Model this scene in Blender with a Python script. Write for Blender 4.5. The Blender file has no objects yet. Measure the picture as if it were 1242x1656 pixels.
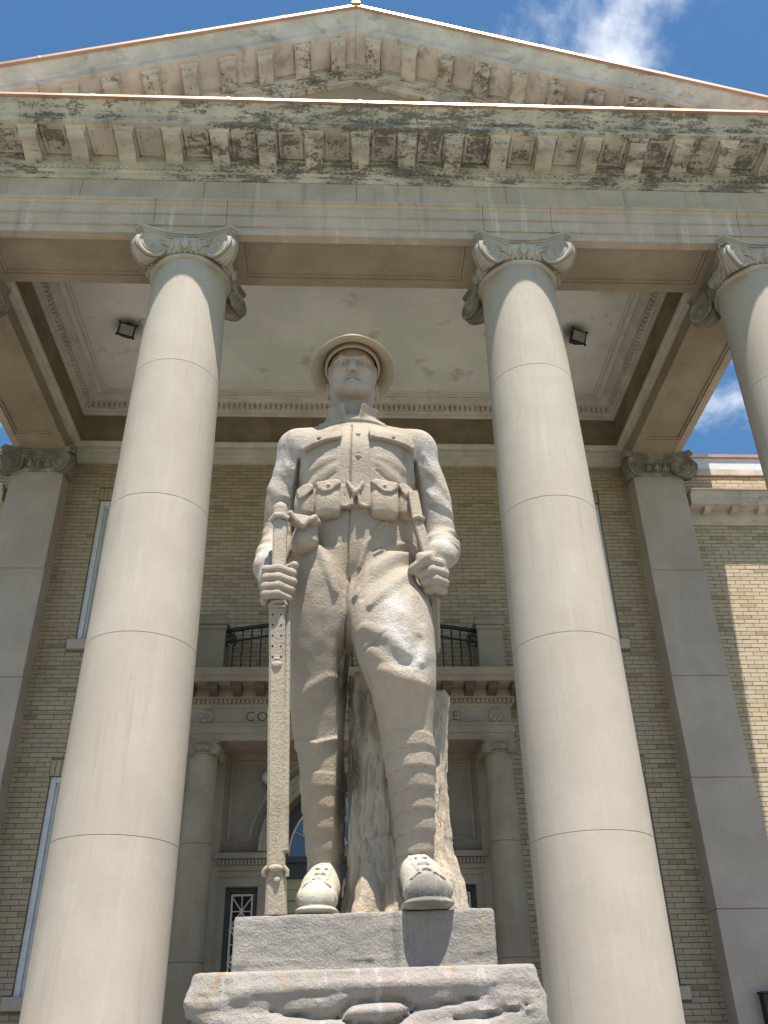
import bpy, math, random
import numpy as np
from mathutils import Matrix, Vector
R = math.radians
SC = bpy.context.scene
COL = SC.collection

# ---------------------------------------------------------------- camera
cd = bpy.data.cameras.new('camera'); cam = bpy.data.objects.new('camera', cd); COL.objects.link(cam)
cd.sensor_fit = 'VERTICAL'; cd.sensor_height = 36; cd.sensor_width = 27; cd.lens = 31.69
cd.clip_start = .05; cd.clip_end = 4000
PITCH, ROLL, YAW = R(31.795), R(-1.181), R(2.857)
_f = Vector((math.sin(YAW)*math.cos(PITCH), math.cos(YAW)*math.cos(PITCH), math.sin(PITCH)))
_r = Vector((math.cos(YAW), -math.sin(YAW), 0)); _u = _r.cross(_f)
_r2 = _r*math.cos(ROLL)+_u*math.sin(ROLL); _u2 = -_r*math.sin(ROLL)+_u*math.cos(ROLL)
cam.matrix_world = Matrix(((_r2.x, _u2.x, -_f.x, -.0953), (_r2.y, _u2.y, -_f.y, -7.5216), (_r2.z, _u2.z, -_f.z, 1.6), (0, 0, 0, 1)))
SC.camera = cam

# ---------------------------------------------------------------- world, sun, exposure
EL, AZ = R(70.7), R(12.6)            # sun height; AZ = to the right of straight behind the viewer
SUN = Vector((math.cos(EL)*math.sin(AZ), -math.cos(EL)*math.cos(AZ), math.sin(EL)))
wd = bpy.data.worlds.new('World'); SC.world = wd; wd.use_nodes = True
nt = wd.node_tree; nt.nodes.clear()
def wn(t, **k):
    n = nt.nodes.new(t)
    for a, b in k.items(): setattr(n, a, b)
    return n
out = wn('ShaderNodeOutputWorld'); bg = wn('ShaderNodeBackground'); bg.inputs[1].default_value = .062
sky = wn('ShaderNodeTexSky', sky_type='NISHITA', sun_disc=False, sun_elevation=EL, sun_rotation=math.atan2(SUN.x, SUN.y), altitude=300, air_density=1.0, dust_density=.35, ozone_density=1.0)
tc = wn('ShaderNodeTexCoord'); sep = wn('ShaderNodeSeparateXYZ'); nt.links.new(tc.outputs['Generated'], sep.inputs[0])
mx = wn('ShaderNodeMath', operation='MAXIMUM'); mx.inputs[1].default_value = .06; nt.links.new(sep.outputs[2], mx.inputs[0])
dv = wn('ShaderNodeVectorMath', operation='DIVIDE'); cb = wn('ShaderNodeCombineXYZ')
for i in range(3): nt.links.new(mx.outputs[0], cb.inputs[i])
nt.links.new(tc.outputs['Generated'], dv.inputs[0]); nt.links.new(cb.outputs[0], dv.inputs[1])
mp = wn('ShaderNodeMapping'); mp.inputs[1].default_value = (2.84, 5.32, 0); mp.inputs[3].default_value = (-1, 1, 1); nt.links.new(dv.outputs[0], mp.inputs[0])
nz = wn('ShaderNodeTexNoise'); nz.inputs['Scale'].default_value = 1.9; nz.inputs['Detail'].default_value = 9; nz.inputs['Roughness'].default_value = .56; nz.inputs['Distortion'].default_value = .25
nt.links.new(mp.outputs[0], nz.inputs['Vector'])
cr = wn('ShaderNodeMapRange', interpolation_type='SMOOTHSTEP'); cr.inputs[1].default_value = .53; cr.inputs[2].default_value = .68
nt.links.new(nz.outputs[0], cr.inputs[0])
hz = wn('ShaderNodeMapRange', interpolation_type='SMOOTHSTEP'); hz.inputs[1].default_value = .0; hz.inputs[2].default_value = .12; nt.links.new(sep.outputs[2], hz.inputs[0])
ml = wn('ShaderNodeMath', operation='MULTIPLY'); nt.links.new(cr.outputs[0], ml.inputs[0]); nt.links.new(hz.outputs[0], ml.inputs[1])
mix = wn('ShaderNodeMixRGB'); mix.inputs[2].default_value = (13, 13, 13.2, 1)
nt.links.new(ml.outputs[0], mix.inputs[0]); hs = wn('ShaderNodeHueSaturation'); hs.inputs['Saturation'].default_value = 1.22; hs.inputs['Value'].default_value = 1.38; hs.inputs['Hue'].default_value = .494; nt.links.new(sky.outputs[0], hs.inputs['Color']); nt.links.new(hs.outputs[0], mix.inputs[1]); nt.links.new(mix.outputs[0], bg.inputs[0]); nt.links.new(bg.outputs[0], out.inputs[0])
sd = bpy.data.lights.new('sun', 'SUN'); sun = bpy.data.objects.new('sun', sd); COL.objects.link(sun)
sd.energy = 5.0; sd.angle = R(.53); sd.color = (1, .935, .85)
sun.rotation_euler = SUN.to_track_quat('Z', 'Y').to_euler(); sun.location = (6, -8, 30)
vs = SC.view_settings; vs.view_transform = 'Standard'; vs.look = 'None'; vs.gamma = 1; vs.exposure = .98
SC.cycles.max_bounces = 8; SC.cycles.diffuse_bounces = 5

# ---------------------------------------------------------------- materials
class NT:
    def __init__(s, name):
        s.m = bpy.data.materials.new(name); s.m.use_nodes = True; s.t = s.m.node_tree
        s.b = s.t.nodes['Principled BSDF']; s.geo = None
    def n(s, t, **k):
        n = s.t.nodes.new(t)
        for a, b in k.items(): setattr(n, a, b)
        return n
    def l(s, a, b): s.t.links.new(a, b)
    def pos(s, scale=(1, 1, 1), loc=(0, 0, 0)):
        if s.geo is None: s.geo = s.n('ShaderNodeNewGeometry')
        m = s.n('ShaderNodeMapping'); m.inputs['Scale'].default_value = scale; m.inputs['Location'].default_value = loc
        s.l(s.geo.outputs['Position'], m.inputs[0]); return m.outputs[0]
    def noise(s, sc, detail=6, rough=.6, scale=(1, 1, 1), loc=(0, 0, 0), dist=0):
        n = s.n('ShaderNodeTexNoise'); n.inputs['Scale'].default_value = sc; n.inputs['Detail'].default_value = detail
        n.inputs['Roughness'].default_value = rough; n.inputs['Distortion'].default_value = dist
        s.l(s.pos(scale, loc), n.inputs['Vector']); return n.outputs[0]
    def rng(s, v, a, b, c=0., d=1., smooth=True):
        n = s.n('ShaderNodeMapRange', interpolation_type='SMOOTHSTEP' if smooth else 'LINEAR')
        for i, x in enumerate((a, b, c, d)): n.inputs[i+1].default_value = x
        s.l(v, n.inputs[0]); return n.outputs[0]
    def mth(s, op, a, b):
        n = s.n('ShaderNodeMath', operation=op)
        for i, x in enumerate((a, b)):
            if isinstance(x, (int, float)): n.inputs[i].default_value = x
            else: s.l(x, n.inputs[i])
        return n.outputs[0]
    def mix(s, f, a, b, blend='MIX'):
        n = s.n('ShaderNodeMixRGB', blend_type=blend)
        for i, x in enumerate((f, a, b)):
            if isinstance(x, (int, float)): n.inputs[i].default_value = x
            elif isinstance(x, tuple): n.inputs[i].default_value = x if len(x) == 4 else x+(1,)
            else: s.l(x, n.inputs[i])
        return n.outputs[0]
    def col(s, c):
        if isinstance(c, tuple): s.b.inputs['Base Color'].default_value = c+(1,)
        else: s.l(c, s.b.inputs['Base Color'])
    def bump(s, h, strength, dist=.01):
        n = s.n('ShaderNodeBump'); n.inputs['Strength'].default_value = strength; n.inputs['Distance'].default_value = dist
        s.l(h, n.inputs['Height']); s.l(n.outputs[0], s.b.inputs['Normal'])
    def set(s, **k):
        for a, b in k.items(): s.b.inputs[a.replace('_', ' ')].default_value = b
    def blob(s, c, r, soft=.6):
        if s.geo is None: s.geo = s.n('ShaderNodeNewGeometry')
        d = s.n('ShaderNodeVectorMath', operation='SUBTRACT'); s.l(s.geo.outputs['Position'], d.inputs[0]); d.inputs[1].default_value = c
        e = s.n('ShaderNodeVectorMath', operation='DIVIDE'); s.l(d.outputs[0], e.inputs[0]); e.inputs[1].default_value = r
        f = s.n('ShaderNodeVectorMath', operation='LENGTH'); s.l(e.outputs[0], f.inputs[0])
        return s.rng(f.outputs['Value'], 1.0, 1.0-soft)
    def wear(s):
        if s.geo is None: s.geo = s.n('ShaderNodeNewGeometry')
        return s.geo.outputs['Pointiness']

M = {}
def limestone(name, base, dark, lite, rough=.85, bump=.12, streak=.5):
    t = NT(name)
    a = t.rng(t.noise(1.3, 7, .62), .35, .7); c = t.mix(a, dark, base)
    v = t.rng(t.noise(2.2, 6, .6, (6, 6, .55)), .5, .72); c = t.mix(t.mth('MULTIPLY', v, streak*.55), c, lite)
    g = t.rng(t.noise(60, 3, .7), .35, .7); c = t.mix(t.mth('MULTIPLY', g, .16), c, tuple(x*.62 for x in dark))
    sc = t.rng(t.noise(16, 5, .65, (3, 3, .5), (3, 1, 5), 1.2), .6, .72); c = t.mix(t.mth('MULTIPLY', sc, .4*streak), c, lite)
    bl = t.rng(t.noise(.55, 5, .6, (1, 1, .7), (7, 3, 2)), .5, .68); c = t.mix(t.mth('MULTIPLY', bl, .3), c, tuple(x*.72 for x in dark))
    t.col(c); t.set(Roughness=rough); t.b.inputs['Specular IOR Level'].default_value = .25
    h = t.mth('ADD', t.noise(180, 3, .7), t.mth('MULTIPLY', t.noise(14, 5, .6), 1.2)); t.bump(h, bump, .012)
    M[name] = t.m; return t
CS = limestone('column_stone', (.480, .426, .356), (.418, .367, .302), (.57, .522, .458))
_c = CS.b.inputs['Base Color'].links[0].from_socket; _o = CS.n('ShaderNodeObjectInfo')
_c = CS.mix(CS.rng(_o.outputs['Random'], 0, 1, 0, .42, False), _c, (.36, .315, .255))
_dr = CS.rng(CS.noise(3.4, 7, .7, (2.6, 2.6, .16), (2, 6, 1)), .56, .74); _c = CS.mix(CS.mth('MULTIPLY', _dr, .42), _c, (.27, .23, .18))
_pt = CS.rng(CS.noise(7, 9, .75, (1, 1, .7), (8, 1, 4)), .66, .70); _c = CS.mix(CS.mth('MULTIPLY', _pt, .30), _c, (.66, .62, .55))
CS.col(_c)
limestone('wall_stone', (.49, .412, .352), (.41, .342, .29), (.56, .485, .425), streak=.3)
limestone('tan_stone', (.405, .335, .245), (.305, .248, .175), (.485, .41, .315), streak=.35)
ES = limestone('entrance_stone', (.335, .282, .215), (.24, .198, .147), (.41, .355, .285), streak=.35)

def capital_stone():
    t = NT('capital_stone')
    c = t.mix(t.rng(t.noise(3, 6, .6), .35, .7), (.39, .345, .285), (.50, .45, .385))
    hol = t.rng(t.wear(), .40, .51, .9, 0.); c = t.mix(hol, c, (.07, .058, .042))  # hollows mixed to near black by pointiness
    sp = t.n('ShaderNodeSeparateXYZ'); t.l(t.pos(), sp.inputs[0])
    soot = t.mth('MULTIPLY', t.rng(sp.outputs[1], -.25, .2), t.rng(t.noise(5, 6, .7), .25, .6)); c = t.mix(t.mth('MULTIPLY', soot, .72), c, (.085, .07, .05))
    t.col(c); t.set(Roughness=.88); t.bump(t.noise(90, 4, .7), .15, .008); M['capital_stone'] = t.m
capital_stone()
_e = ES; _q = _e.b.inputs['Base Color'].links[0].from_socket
_q = _e.mix(_e.rng(_e.wear(), .41, .5, .8, 0.), _q, (.06, .048, .034)); _e.col(_q)  # entrance hollows mixed to near black by pointiness
def frieze_stone():
    t = NT('frieze_stone')
    c = t.mix(t.rng(t.noise(1.6, 7, .65), .35, .68), (.415, .335, .262), (.53, .432, .343))
    s1 = t.rng(t.noise(2.6, 5, .65, (3.2, 1, .22)), .56, .74); c = t.mix(t.mth('MULTIPLY', s1, .55), c, (.68, .645, .61))
    s2 = t.rng(t.noise(2.1, 6, .65, (2.6, 1, .2), (5, 2, 0)), .52, .74); c = t.mix(t.mth('MULTIPLY', s2, .6), c, (.2, .185, .165))
    t.col(c); t.set(Roughness=.85); t.bump(t.noise(110, 4, .7), .12, .01); M['frieze_stone'] = t.m
frieze_stone()

def peeling(name, amount, base=(.53, .49, .41)):
    t = NT(name)
    c = t.mix(t.rng(t.noise(2.4, 6, .6), .35, .7), tuple(x*.72 for x in base), base)
    y = t.rng(t.noise(1.4, 6, .65, (1, 1, 1.6), (2, 7, 1)), .48, .72); c = t.mix(t.mth('MULTIPLY', y, .22), c, (.43, .37, .25))
    big = t.rng(t.noise(.8, 4, .6, (1, 1, 2.2), (1, 4, 8)), .32, .66)
    n1 = t.mth('ADD', t.mth('MULTIPLY', t.noise(4.2, 12, .80, (.75, 1, 3.6), (4, 2, 1), .15), .62), t.mth('MULTIPLY', t.noise(26, 8, .8, (1, 1, 1.6), (2, 2, 5)), .38))
    k = t.rng(t.mth('ADD', n1, t.mth('MULTIPLY', big, .085)), .575-amount, .612-amount)
    dk = t.mix(t.rng(t.noise(24, 5, .75), .35, .65), (.07, .064, .052), (.20, .18, .145))
    c = t.mix(t.mth('MULTIPLY', k, .9), c, dk)
    gr = t.rng(t.noise(3.4, 8, .7, (1, 1, 2), (8, 8, 2)), .52, .66); c = t.mix(t.mth('MULTIPLY', gr, .5), c, (.19, .175, .14))
    br = t.rng(t.noise(9, 6, .65, (1, 1, 1), (9, 3, 4)), .7, .76); c = t.mix(t.mth('MULTIPLY', br, .7), c, (.23, .085, .035))
    t.col(c); t.set(Roughness=.8)
    h = t.mth('SUBTRACT', t.mth('MULTIPLY', t.noise(60, 5, .7), .5), k); t.bump(h, .35, .006); M[name] = t.m
peeling('peeling_paint', .024, (.60, .535, .445)); peeling('modillion_paint', -.004, (.62, .555, .465)); peeling('peeling_rake', .015, (.61, .575, .54)); peeling('peeling_light', -.055, (.68, .645, .62)); peeling('sheltered_paint', -.075, (.58, .51, .43))

def plaster():
    t = NT('ceiling_plaster')
    c = t.mix(t.rng(t.noise(1.1, 6, .6), .35, .7), (.68, .675, .60), (.79, .785, .71))
    k = t.rng(t.noise(7, 9, .75, (1, 1.6, 1), (1, 1, 3), .6), .645, .665); c = t.mix(t.mth('MULTIPLY', k, .85), c, (.24, .215, .15))
    k2 = t.rng(t.noise(2.2, 8, .7, (1, 1, 1), (6, 2, 3)), .56, .7); c = t.mix(t.mth('MULTIPLY', k2, .55), c, (.36, .32, .22))
    for x in (-3.27, 3.27):
        c = t.mix(t.mth('MULTIPLY', t.blob((x, 2.36, 10.9), (.32, .32, .3), .9), .75), c, (.075, .06, .04))
    t.col(c); t.set(Roughness=.9); t.bump(t.noise(18, 7, .7), .2, .01); M['ceiling_plaster'] = t.m
plaster()

def flat(name, c, rough=.6, metal=0., var=.25, bump=0., sc=8):
    t = NT(name); a = t.rng(t.noise(sc, 6, .65), .3, .72)
    t.col(t.mix(a, tuple(x*(1-var) for x in c), c)); t.set(Roughness=rough, Metallic=metal)
    if bump: t.bump(t.noise(70, 4, .7), bump, .008)
    M[name] = t.m; return t
flat('brown_plaster', (.27, .21, .135), .9, 0, .35, .1, 2.2)
flat('ceiling_trim', (.66, .61, .525), .8, 0, .25, .1, 3)
flat('white_paint', (.62, .64, .66), .5, 0, .15)
flat('parapet_metal', (.66, .67, .70), .38, 0, .12)
flat('iron', (.014, .014, .016), .45, 0, .3)
flat('dark_frame', (.035, .033, .028), .5, 0, .3)
flat('olive_door', (.36, .32, .17), .5, 0, .15)
flat('lamp_metal', (.02, .019, .017), .6, 0, .3)
flat('mortar', (.21, .17, .125), .95, 0, .35, .3, 20)
flat('letter_dark', (.085, .07, .045), .9, 0, .3)
flat('roof_slate', (.16, .16, .165), .7, 0, .3)
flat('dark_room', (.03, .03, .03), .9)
def copper():
    t = NT('copper'); a = t.rng(t.noise(1.2, 5, .6, (1, 1, 1)), .35, .7)
    t.col(t.mix(a, (.72, .42, .27), (.86, .58, .42))); t.set(Metallic=1., Roughness=.36); t.bump(t.noise(9, 3, .6), .08, .01); M['copper'] = t.m
copper()
def glass(name, c, rough=.03):
    t = NT(name); t.col(c); t.set(Roughness=rough, IOR=1.6); t.b.inputs['Coat Weight'].default_value = .6; t.b.inputs['Coat Roughness'].default_value = .02
    M[name] = t.m
glass('window_glass', (.012, .014, .02)); glass('fan_glass', (.012, .028, .06)); glass('lamp_glass', (.32, .33, .31), .25)
def brick_mat(name, island, browning=0.):
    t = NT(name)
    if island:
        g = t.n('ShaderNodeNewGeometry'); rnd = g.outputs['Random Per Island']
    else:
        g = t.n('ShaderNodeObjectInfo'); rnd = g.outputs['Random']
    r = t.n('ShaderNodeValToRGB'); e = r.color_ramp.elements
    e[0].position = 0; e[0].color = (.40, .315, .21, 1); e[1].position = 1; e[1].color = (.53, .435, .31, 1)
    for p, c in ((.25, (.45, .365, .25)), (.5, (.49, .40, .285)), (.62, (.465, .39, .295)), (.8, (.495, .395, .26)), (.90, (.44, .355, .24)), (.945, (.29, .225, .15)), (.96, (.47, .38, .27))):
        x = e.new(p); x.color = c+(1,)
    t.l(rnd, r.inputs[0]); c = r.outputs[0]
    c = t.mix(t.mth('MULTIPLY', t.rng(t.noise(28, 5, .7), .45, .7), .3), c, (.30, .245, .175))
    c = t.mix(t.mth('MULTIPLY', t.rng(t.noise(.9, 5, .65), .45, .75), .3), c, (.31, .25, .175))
    if browning: c = t.mix(t.rng(t.noise(.5, 6, .65, loc=(3, 3, 3)), .3, .7, browning*.75, browning), c, (.125, .092, .055))  # mixes the brick towards dark brown, uneven by noise
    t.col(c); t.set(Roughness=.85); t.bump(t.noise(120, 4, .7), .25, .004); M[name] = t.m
brick_mat('brick_single', False); brick_mat('brick_many', True); brick_mat('brown_brick_single', False, .26); brick_mat('brown_brick_many', True, .26)  # last two: darker brown set for the main wall, wings keep the plain one
def ground_mat():
    t = NT('paving'); c = t.mix(t.rng(t.noise(.7, 7, .65), .35, .7), (.20, .188, .172), (.26, .245, .226)); t.col(c); t.set(Roughness=.9); t.bump(t.noise(40, 5, .7), .2, .01); M['paving'] = t.m
    t = NT('grass_ground'); c = t.mix(t.rng(t.noise(2, 7, .65), .35, .7), (.06, .10, .03), (.11, .15, .05)); t.col(c); t.set(Roughness=.95); t.bump(t.noise(30, 6, .75), .6, .04); M['grass_ground'] = t.m
ground_mat()

# ---------------------------------------------------------------- mesh helpers
class MB:
    def __init__(s): s.v = []; s.f = []
    def add(s, v, f):
        o = len(s.v); s.v += [tuple(x) for x in v]; s.f += [tuple(i+o for i in q) for q in f]; return s
    def box(s, x0, x1, y0, y1, z0, z1):
        return s.add([(x0, y0, z0), (x1, y0, z0), (x1, y1, z0), (x0, y1, z0), (x0, y0, z1), (x1, y0, z1), (x1, y1, z1), (x0, y1, z1)],
                     [(0, 3, 2, 1), (4, 5, 6, 7), (0, 1, 5, 4), (1, 2, 6, 5), (2, 3, 7, 6), (3, 0, 4, 7)])
    def prism(s, poly, fn, a, b):
        # closed 2-D polygon swept from a to b; fn(p, t) -> 3-D
        n = len(poly)
        return s.add([fn(p, a) for p in poly]+[fn(p, b) for p in poly],
                     [tuple(range(n))[::-1], tuple(range(n, 2*n))]+[(i, (i+1) % n, n+(i+1) % n, n+i) for i in range(n)])
    def lathe(s, prof, n=64, c=(0, 0), cap=True):
        v = [(c[0]+r*math.cos(2*math.pi*i/n), c[1]+r*math.sin(2*math.pi*i/n), z) for r, z in prof for i in range(n)]
        f = [(k*n+i, k*n+(i+1) % n, (k+1)*n+(i+1) % n, (k+1)*n+i) for k in range(len(prof)-1) for i in range(n)]
        if cap: f += [tuple(range(n))[::-1], tuple((len(prof)-1)*n+i for i in range(n))]
        return s.add(v, f)
    def ell(s, c, r, nu=12, nv=8, rot=None):
        v = []
        for j in range(nv+1):
            a = math.pi*j/nv
            for i in range(nu):
                p = Vector((r[0]*math.sin(a)*math.cos(2*math.pi*i/nu), r[1]*math.sin(a)*math.sin(2*math.pi*i/nu), r[2]*math.cos(a)))
                if rot: p = rot @ p
                v.append((c[0]+p.x, c[1]+p.y, c[2]+p.z))
        return s.add(v, [(j*nu+i, (j+1)*nu+i, (j+1)*nu+(i+1) % nu, j*nu+(i+1) % nu) for j in range(nv) for i in range(nu)])
    def tube(s, pts, r, n=8, closed=False):
        P = [Vector(p) for p in pts]; m = len(P); rr = r if isinstance(r, (list, tuple)) else [r]*m
        up = None
        base = len(s.v); V = []
        for i in range(m):
            t = (P[(i+1) % m]-P[i-1]) if closed else (P[min(i+1, m-1)]-P[max(i-1, 0)])
            t.normalize()
            if up is None: up = t.orthogonal().normalized()
            up = (up-t*up.dot(t)).normalized(); b = t.cross(up)
            for k in range(n):
                a = 2*math.pi*k/n; V.append(P[i]+(up*math.cos(a)+b*math.sin(a))*rr[i])
        F = [(i*n+k, i*n+(k+1) % n, ((i+1) % m)*n+(k+1) % n, ((i+1) % m)*n+k) for i in range(m if closed else m-1) for k in range(n)]
        if not closed: F += [tuple(range(n))[::-1], tuple((m-1)*n+k for k in range(n))]
        return s.add(V, F)
    def mesh(s, name='mesh', smooth=False, angle=None):
        me = bpy.data.meshes.new(name); me.from_pydata(s.v, [], s.f); me.validate(); me.update()
        if smooth:
            me.polygons.foreach_set('use_smooth', [True]*len(me.polygons))
            if angle: me.set_sharp_from_angle(angle=R(angle))
        return me
    def build(s, name, mat, parent=None, smooth=False, angle=None, bevel=0):
        import bmesh
        me = s.mesh(name, smooth, angle)
        bm = bmesh.new(); bm.from_mesh(me); bmesh.ops.recalc_face_normals(bm, faces=bm.faces); bm.to_mesh(me); bm.free()
        if smooth and angle: me.set_sharp_from_angle(angle=R(angle))
        me.materials.append(M[mat]); o = bpy.data.objects.new(name, me); COL.objects.link(o); o.parent = parent
        if bevel:
            b = o.modifiers.new('bevel', 'BEVEL'); b.width = bevel; b.segments = 1; b.limit_method = 'ANGLE'; b.angle_limit = R(40)
        return o
def tag(o, label=None, cat=None, group=None, kind=None):
    for k, v in (('label', label), ('category', cat), ('group', group), ('kind', kind)):
        if v: o[k] = v
    return o
def empty(name, loc=(0, 0, 0)):
    o = bpy.data.objects.new(name, None); COL.objects.link(o); o.location = loc; o.empty_display_size = .2; return o
def inst(name, me, parent, loc=(0, 0, 0), scale=(1, 1, 1), rotz=0):
    o = bpy.data.objects.new(name, me); COL.objects.link(o); o.parent = parent; o.location = loc; o.scale = scale; o.rotation_euler = (0, 0, rotz); return o
def ring(mb, prof, x0, x1, y0, y1, sg=1, sides='U'):
    """closed (offset, z) profile run round a rectangle; sides U = left, front, right; O = all four"""
    n = len(prof); V = []
    if sides == 'U': cs = [(x0, y1, -1, 0), (x0, y0, -1, -1), (x1, y0, 1, -1), (x1, y1, 1, 0)]
    else: cs = [(x0, y1, -1, 1), (x0, y0, -1, -1), (x1, y0, 1, -1), (x1, y1, 1, 1)]
    for cx, cy, dx, dy in cs:
        V += [(cx+dx*o*sg, cy+dy*o*sg, z) for o, z in prof]
    F = []
    m = len(cs)
    for k in range(m-1 if sides == 'U' else m):
        a = k*n; b = ((k+1) % m)*n
        F += [(a+i, a+(i+1) % n, b+(i+1) % n, b+i) for i in range(n)]
    if sides == 'U': F += [tuple(range(n)), tuple(range(3*n, 4*n))[::-1]]
    return mb.add(V, F)
rnd = random.Random(7)

# ---------------------------------------------------------------- ground
g = MB().add([(-1500, -1500, -.004), (1500, -1500, -.004), (1500, 1500, -.004), (-1500, 1500, -.004)], [(0, 1, 2, 3)]).build('ground', 'grass_ground'); tag(g, kind='structure', label='grass around the courthouse forecourt')
g = MB().add([(-16, -22, 0), (16, -22, 0), (16, 4.3, 0), (-16, 4.3, 0)], [(0, 1, 2, 3)]).build('pavement', 'paving'); tag(g, kind='structure', label='pale concrete forecourt in front of the courthouse')

# ---------------------------------------------------------------- courthouse
CH = empty('courthouse', (0, 0, 0))
tag(CH, 'buff brick courthouse with limestone Ionic columns, weathered pediment and portico', 'courthouse')
fl = MB().box(-6, 6, -1.5, 4.15, 0, .9)
fl.build('portico_floor', 'paving', CH)
for i in range(5):
    MB().box(-6, 6, -1.5-.34*(i+1), -1.5-.34*i-.002, 0, .9-.16*(i+1)).build('step', 'paving', CH)

# ---- columns
COLX = (-4.72, -1.9, 1.9, 4.72)
def colR(z):
    t = max(0, min(1, (z-2.6)/6.75)); return .494-.076*t**1.5
JO = [1.06, 1.6, 3.13, 4.78, 6.18, 7.825, 9.33]
drums = []
for a, b in zip(JO[:-1], JO[1:]):
    pr = [(colR(a)-.012, a), (colR(a)-.004, a+.001), (colR(a), a+.0035), (colR(a+.03), a+.03)]
    pr += [(colR(a+(b-a)*k/8), a+(b-a)*k/8) for k in range(1, 8)]
    pr += [(colR(b-.03), b-.03), (colR(b), b-.0035), (colR(b)-.004, b-.001), (colR(b)-.012, b)]
    me = MB().lathe(pr, 96).mesh('drum', True, 22); me.materials.append(M['column_stone']); drums.append(me)

def volute(mb, ang, cx, cy, zc, uc, RV, s, flat_face=False):
    ca, sa = math.cos(ang), math.sin(ang)
    def P(u, v, z): return (cx+u*ca-v*sa, cy+u*sa+v*ca, z)
    def w(u):
        t = (u-(uc-RV))/(2*RV); return s*(.135-.085*max(0, min(1, t)))
    N = 44; vs_ = [-1, -.9, -.62, -.45, -.2, 0, .2, .45, .62, .9, 1]; sh = [.955, 1, .985, .90, .985, .93, .985, .90, .985, 1, .955]
    V = []
    for i in range(N):
        th = 2*math.pi*i/N
        for vv, k in zip(vs_, sh):
            # the scroll's upper inner side runs on into the band under the abacus
            r = RV*k
            u = uc+r*math.cos(th); z = zc+r*math.sin(th)
            if math.sin(th) > 0: u -= s*.10*math.sin(th)**2; z += s*.035*math.sin(th)
            V.append(P(u, w(u)*vv, z))
    K = len(vs_)
    F = [(i*K+k, ((i+1) % N)*K+k, ((i+1) % N)*K+k+1, i*K+k+1) for i in range(N) for k in range(K-1)]
    o = len(V); V += [P(uc, w(uc)*-1.02, zc), P(uc, w(uc)*1.02, zc)]
    F += [(o, i*K, ((i+1) % N)*K) for i in range(N)]+[(o+1, ((i+1) % N)*K+K-1, i*K+K-1) for i in range(N)]
    mb.add(V, F)
    for sd_ in (-1, 1):
        pts = []; rr = []
        T = 2.6
        for i in range(72):
            t = i/71; th = math.pi*.5-sd_*0+T*2*math.pi*t; r = RV*(.93*(1-t)**.85+.10)
            u = uc+r*math.cos(-th)*1.0; z = zc+r*math.sin(th) if False else zc-r*math.sin(-th)
            if math.sin(th) > 0 and t < .3: u -= s*.10*math.sin(th)**2*(1-t/.3); z += s*.035*math.sin(th)*(1-t/.3)
            pts.append(P(u, sd_*w(u)*1.0, z)); rr.append(s*.0165*(1-.55*t))
        mb.tube(pts, rr, 6)
        mb.ell(P(uc, sd_*w(uc), zc), (s*.026,)*3, 10, 6)
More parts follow.
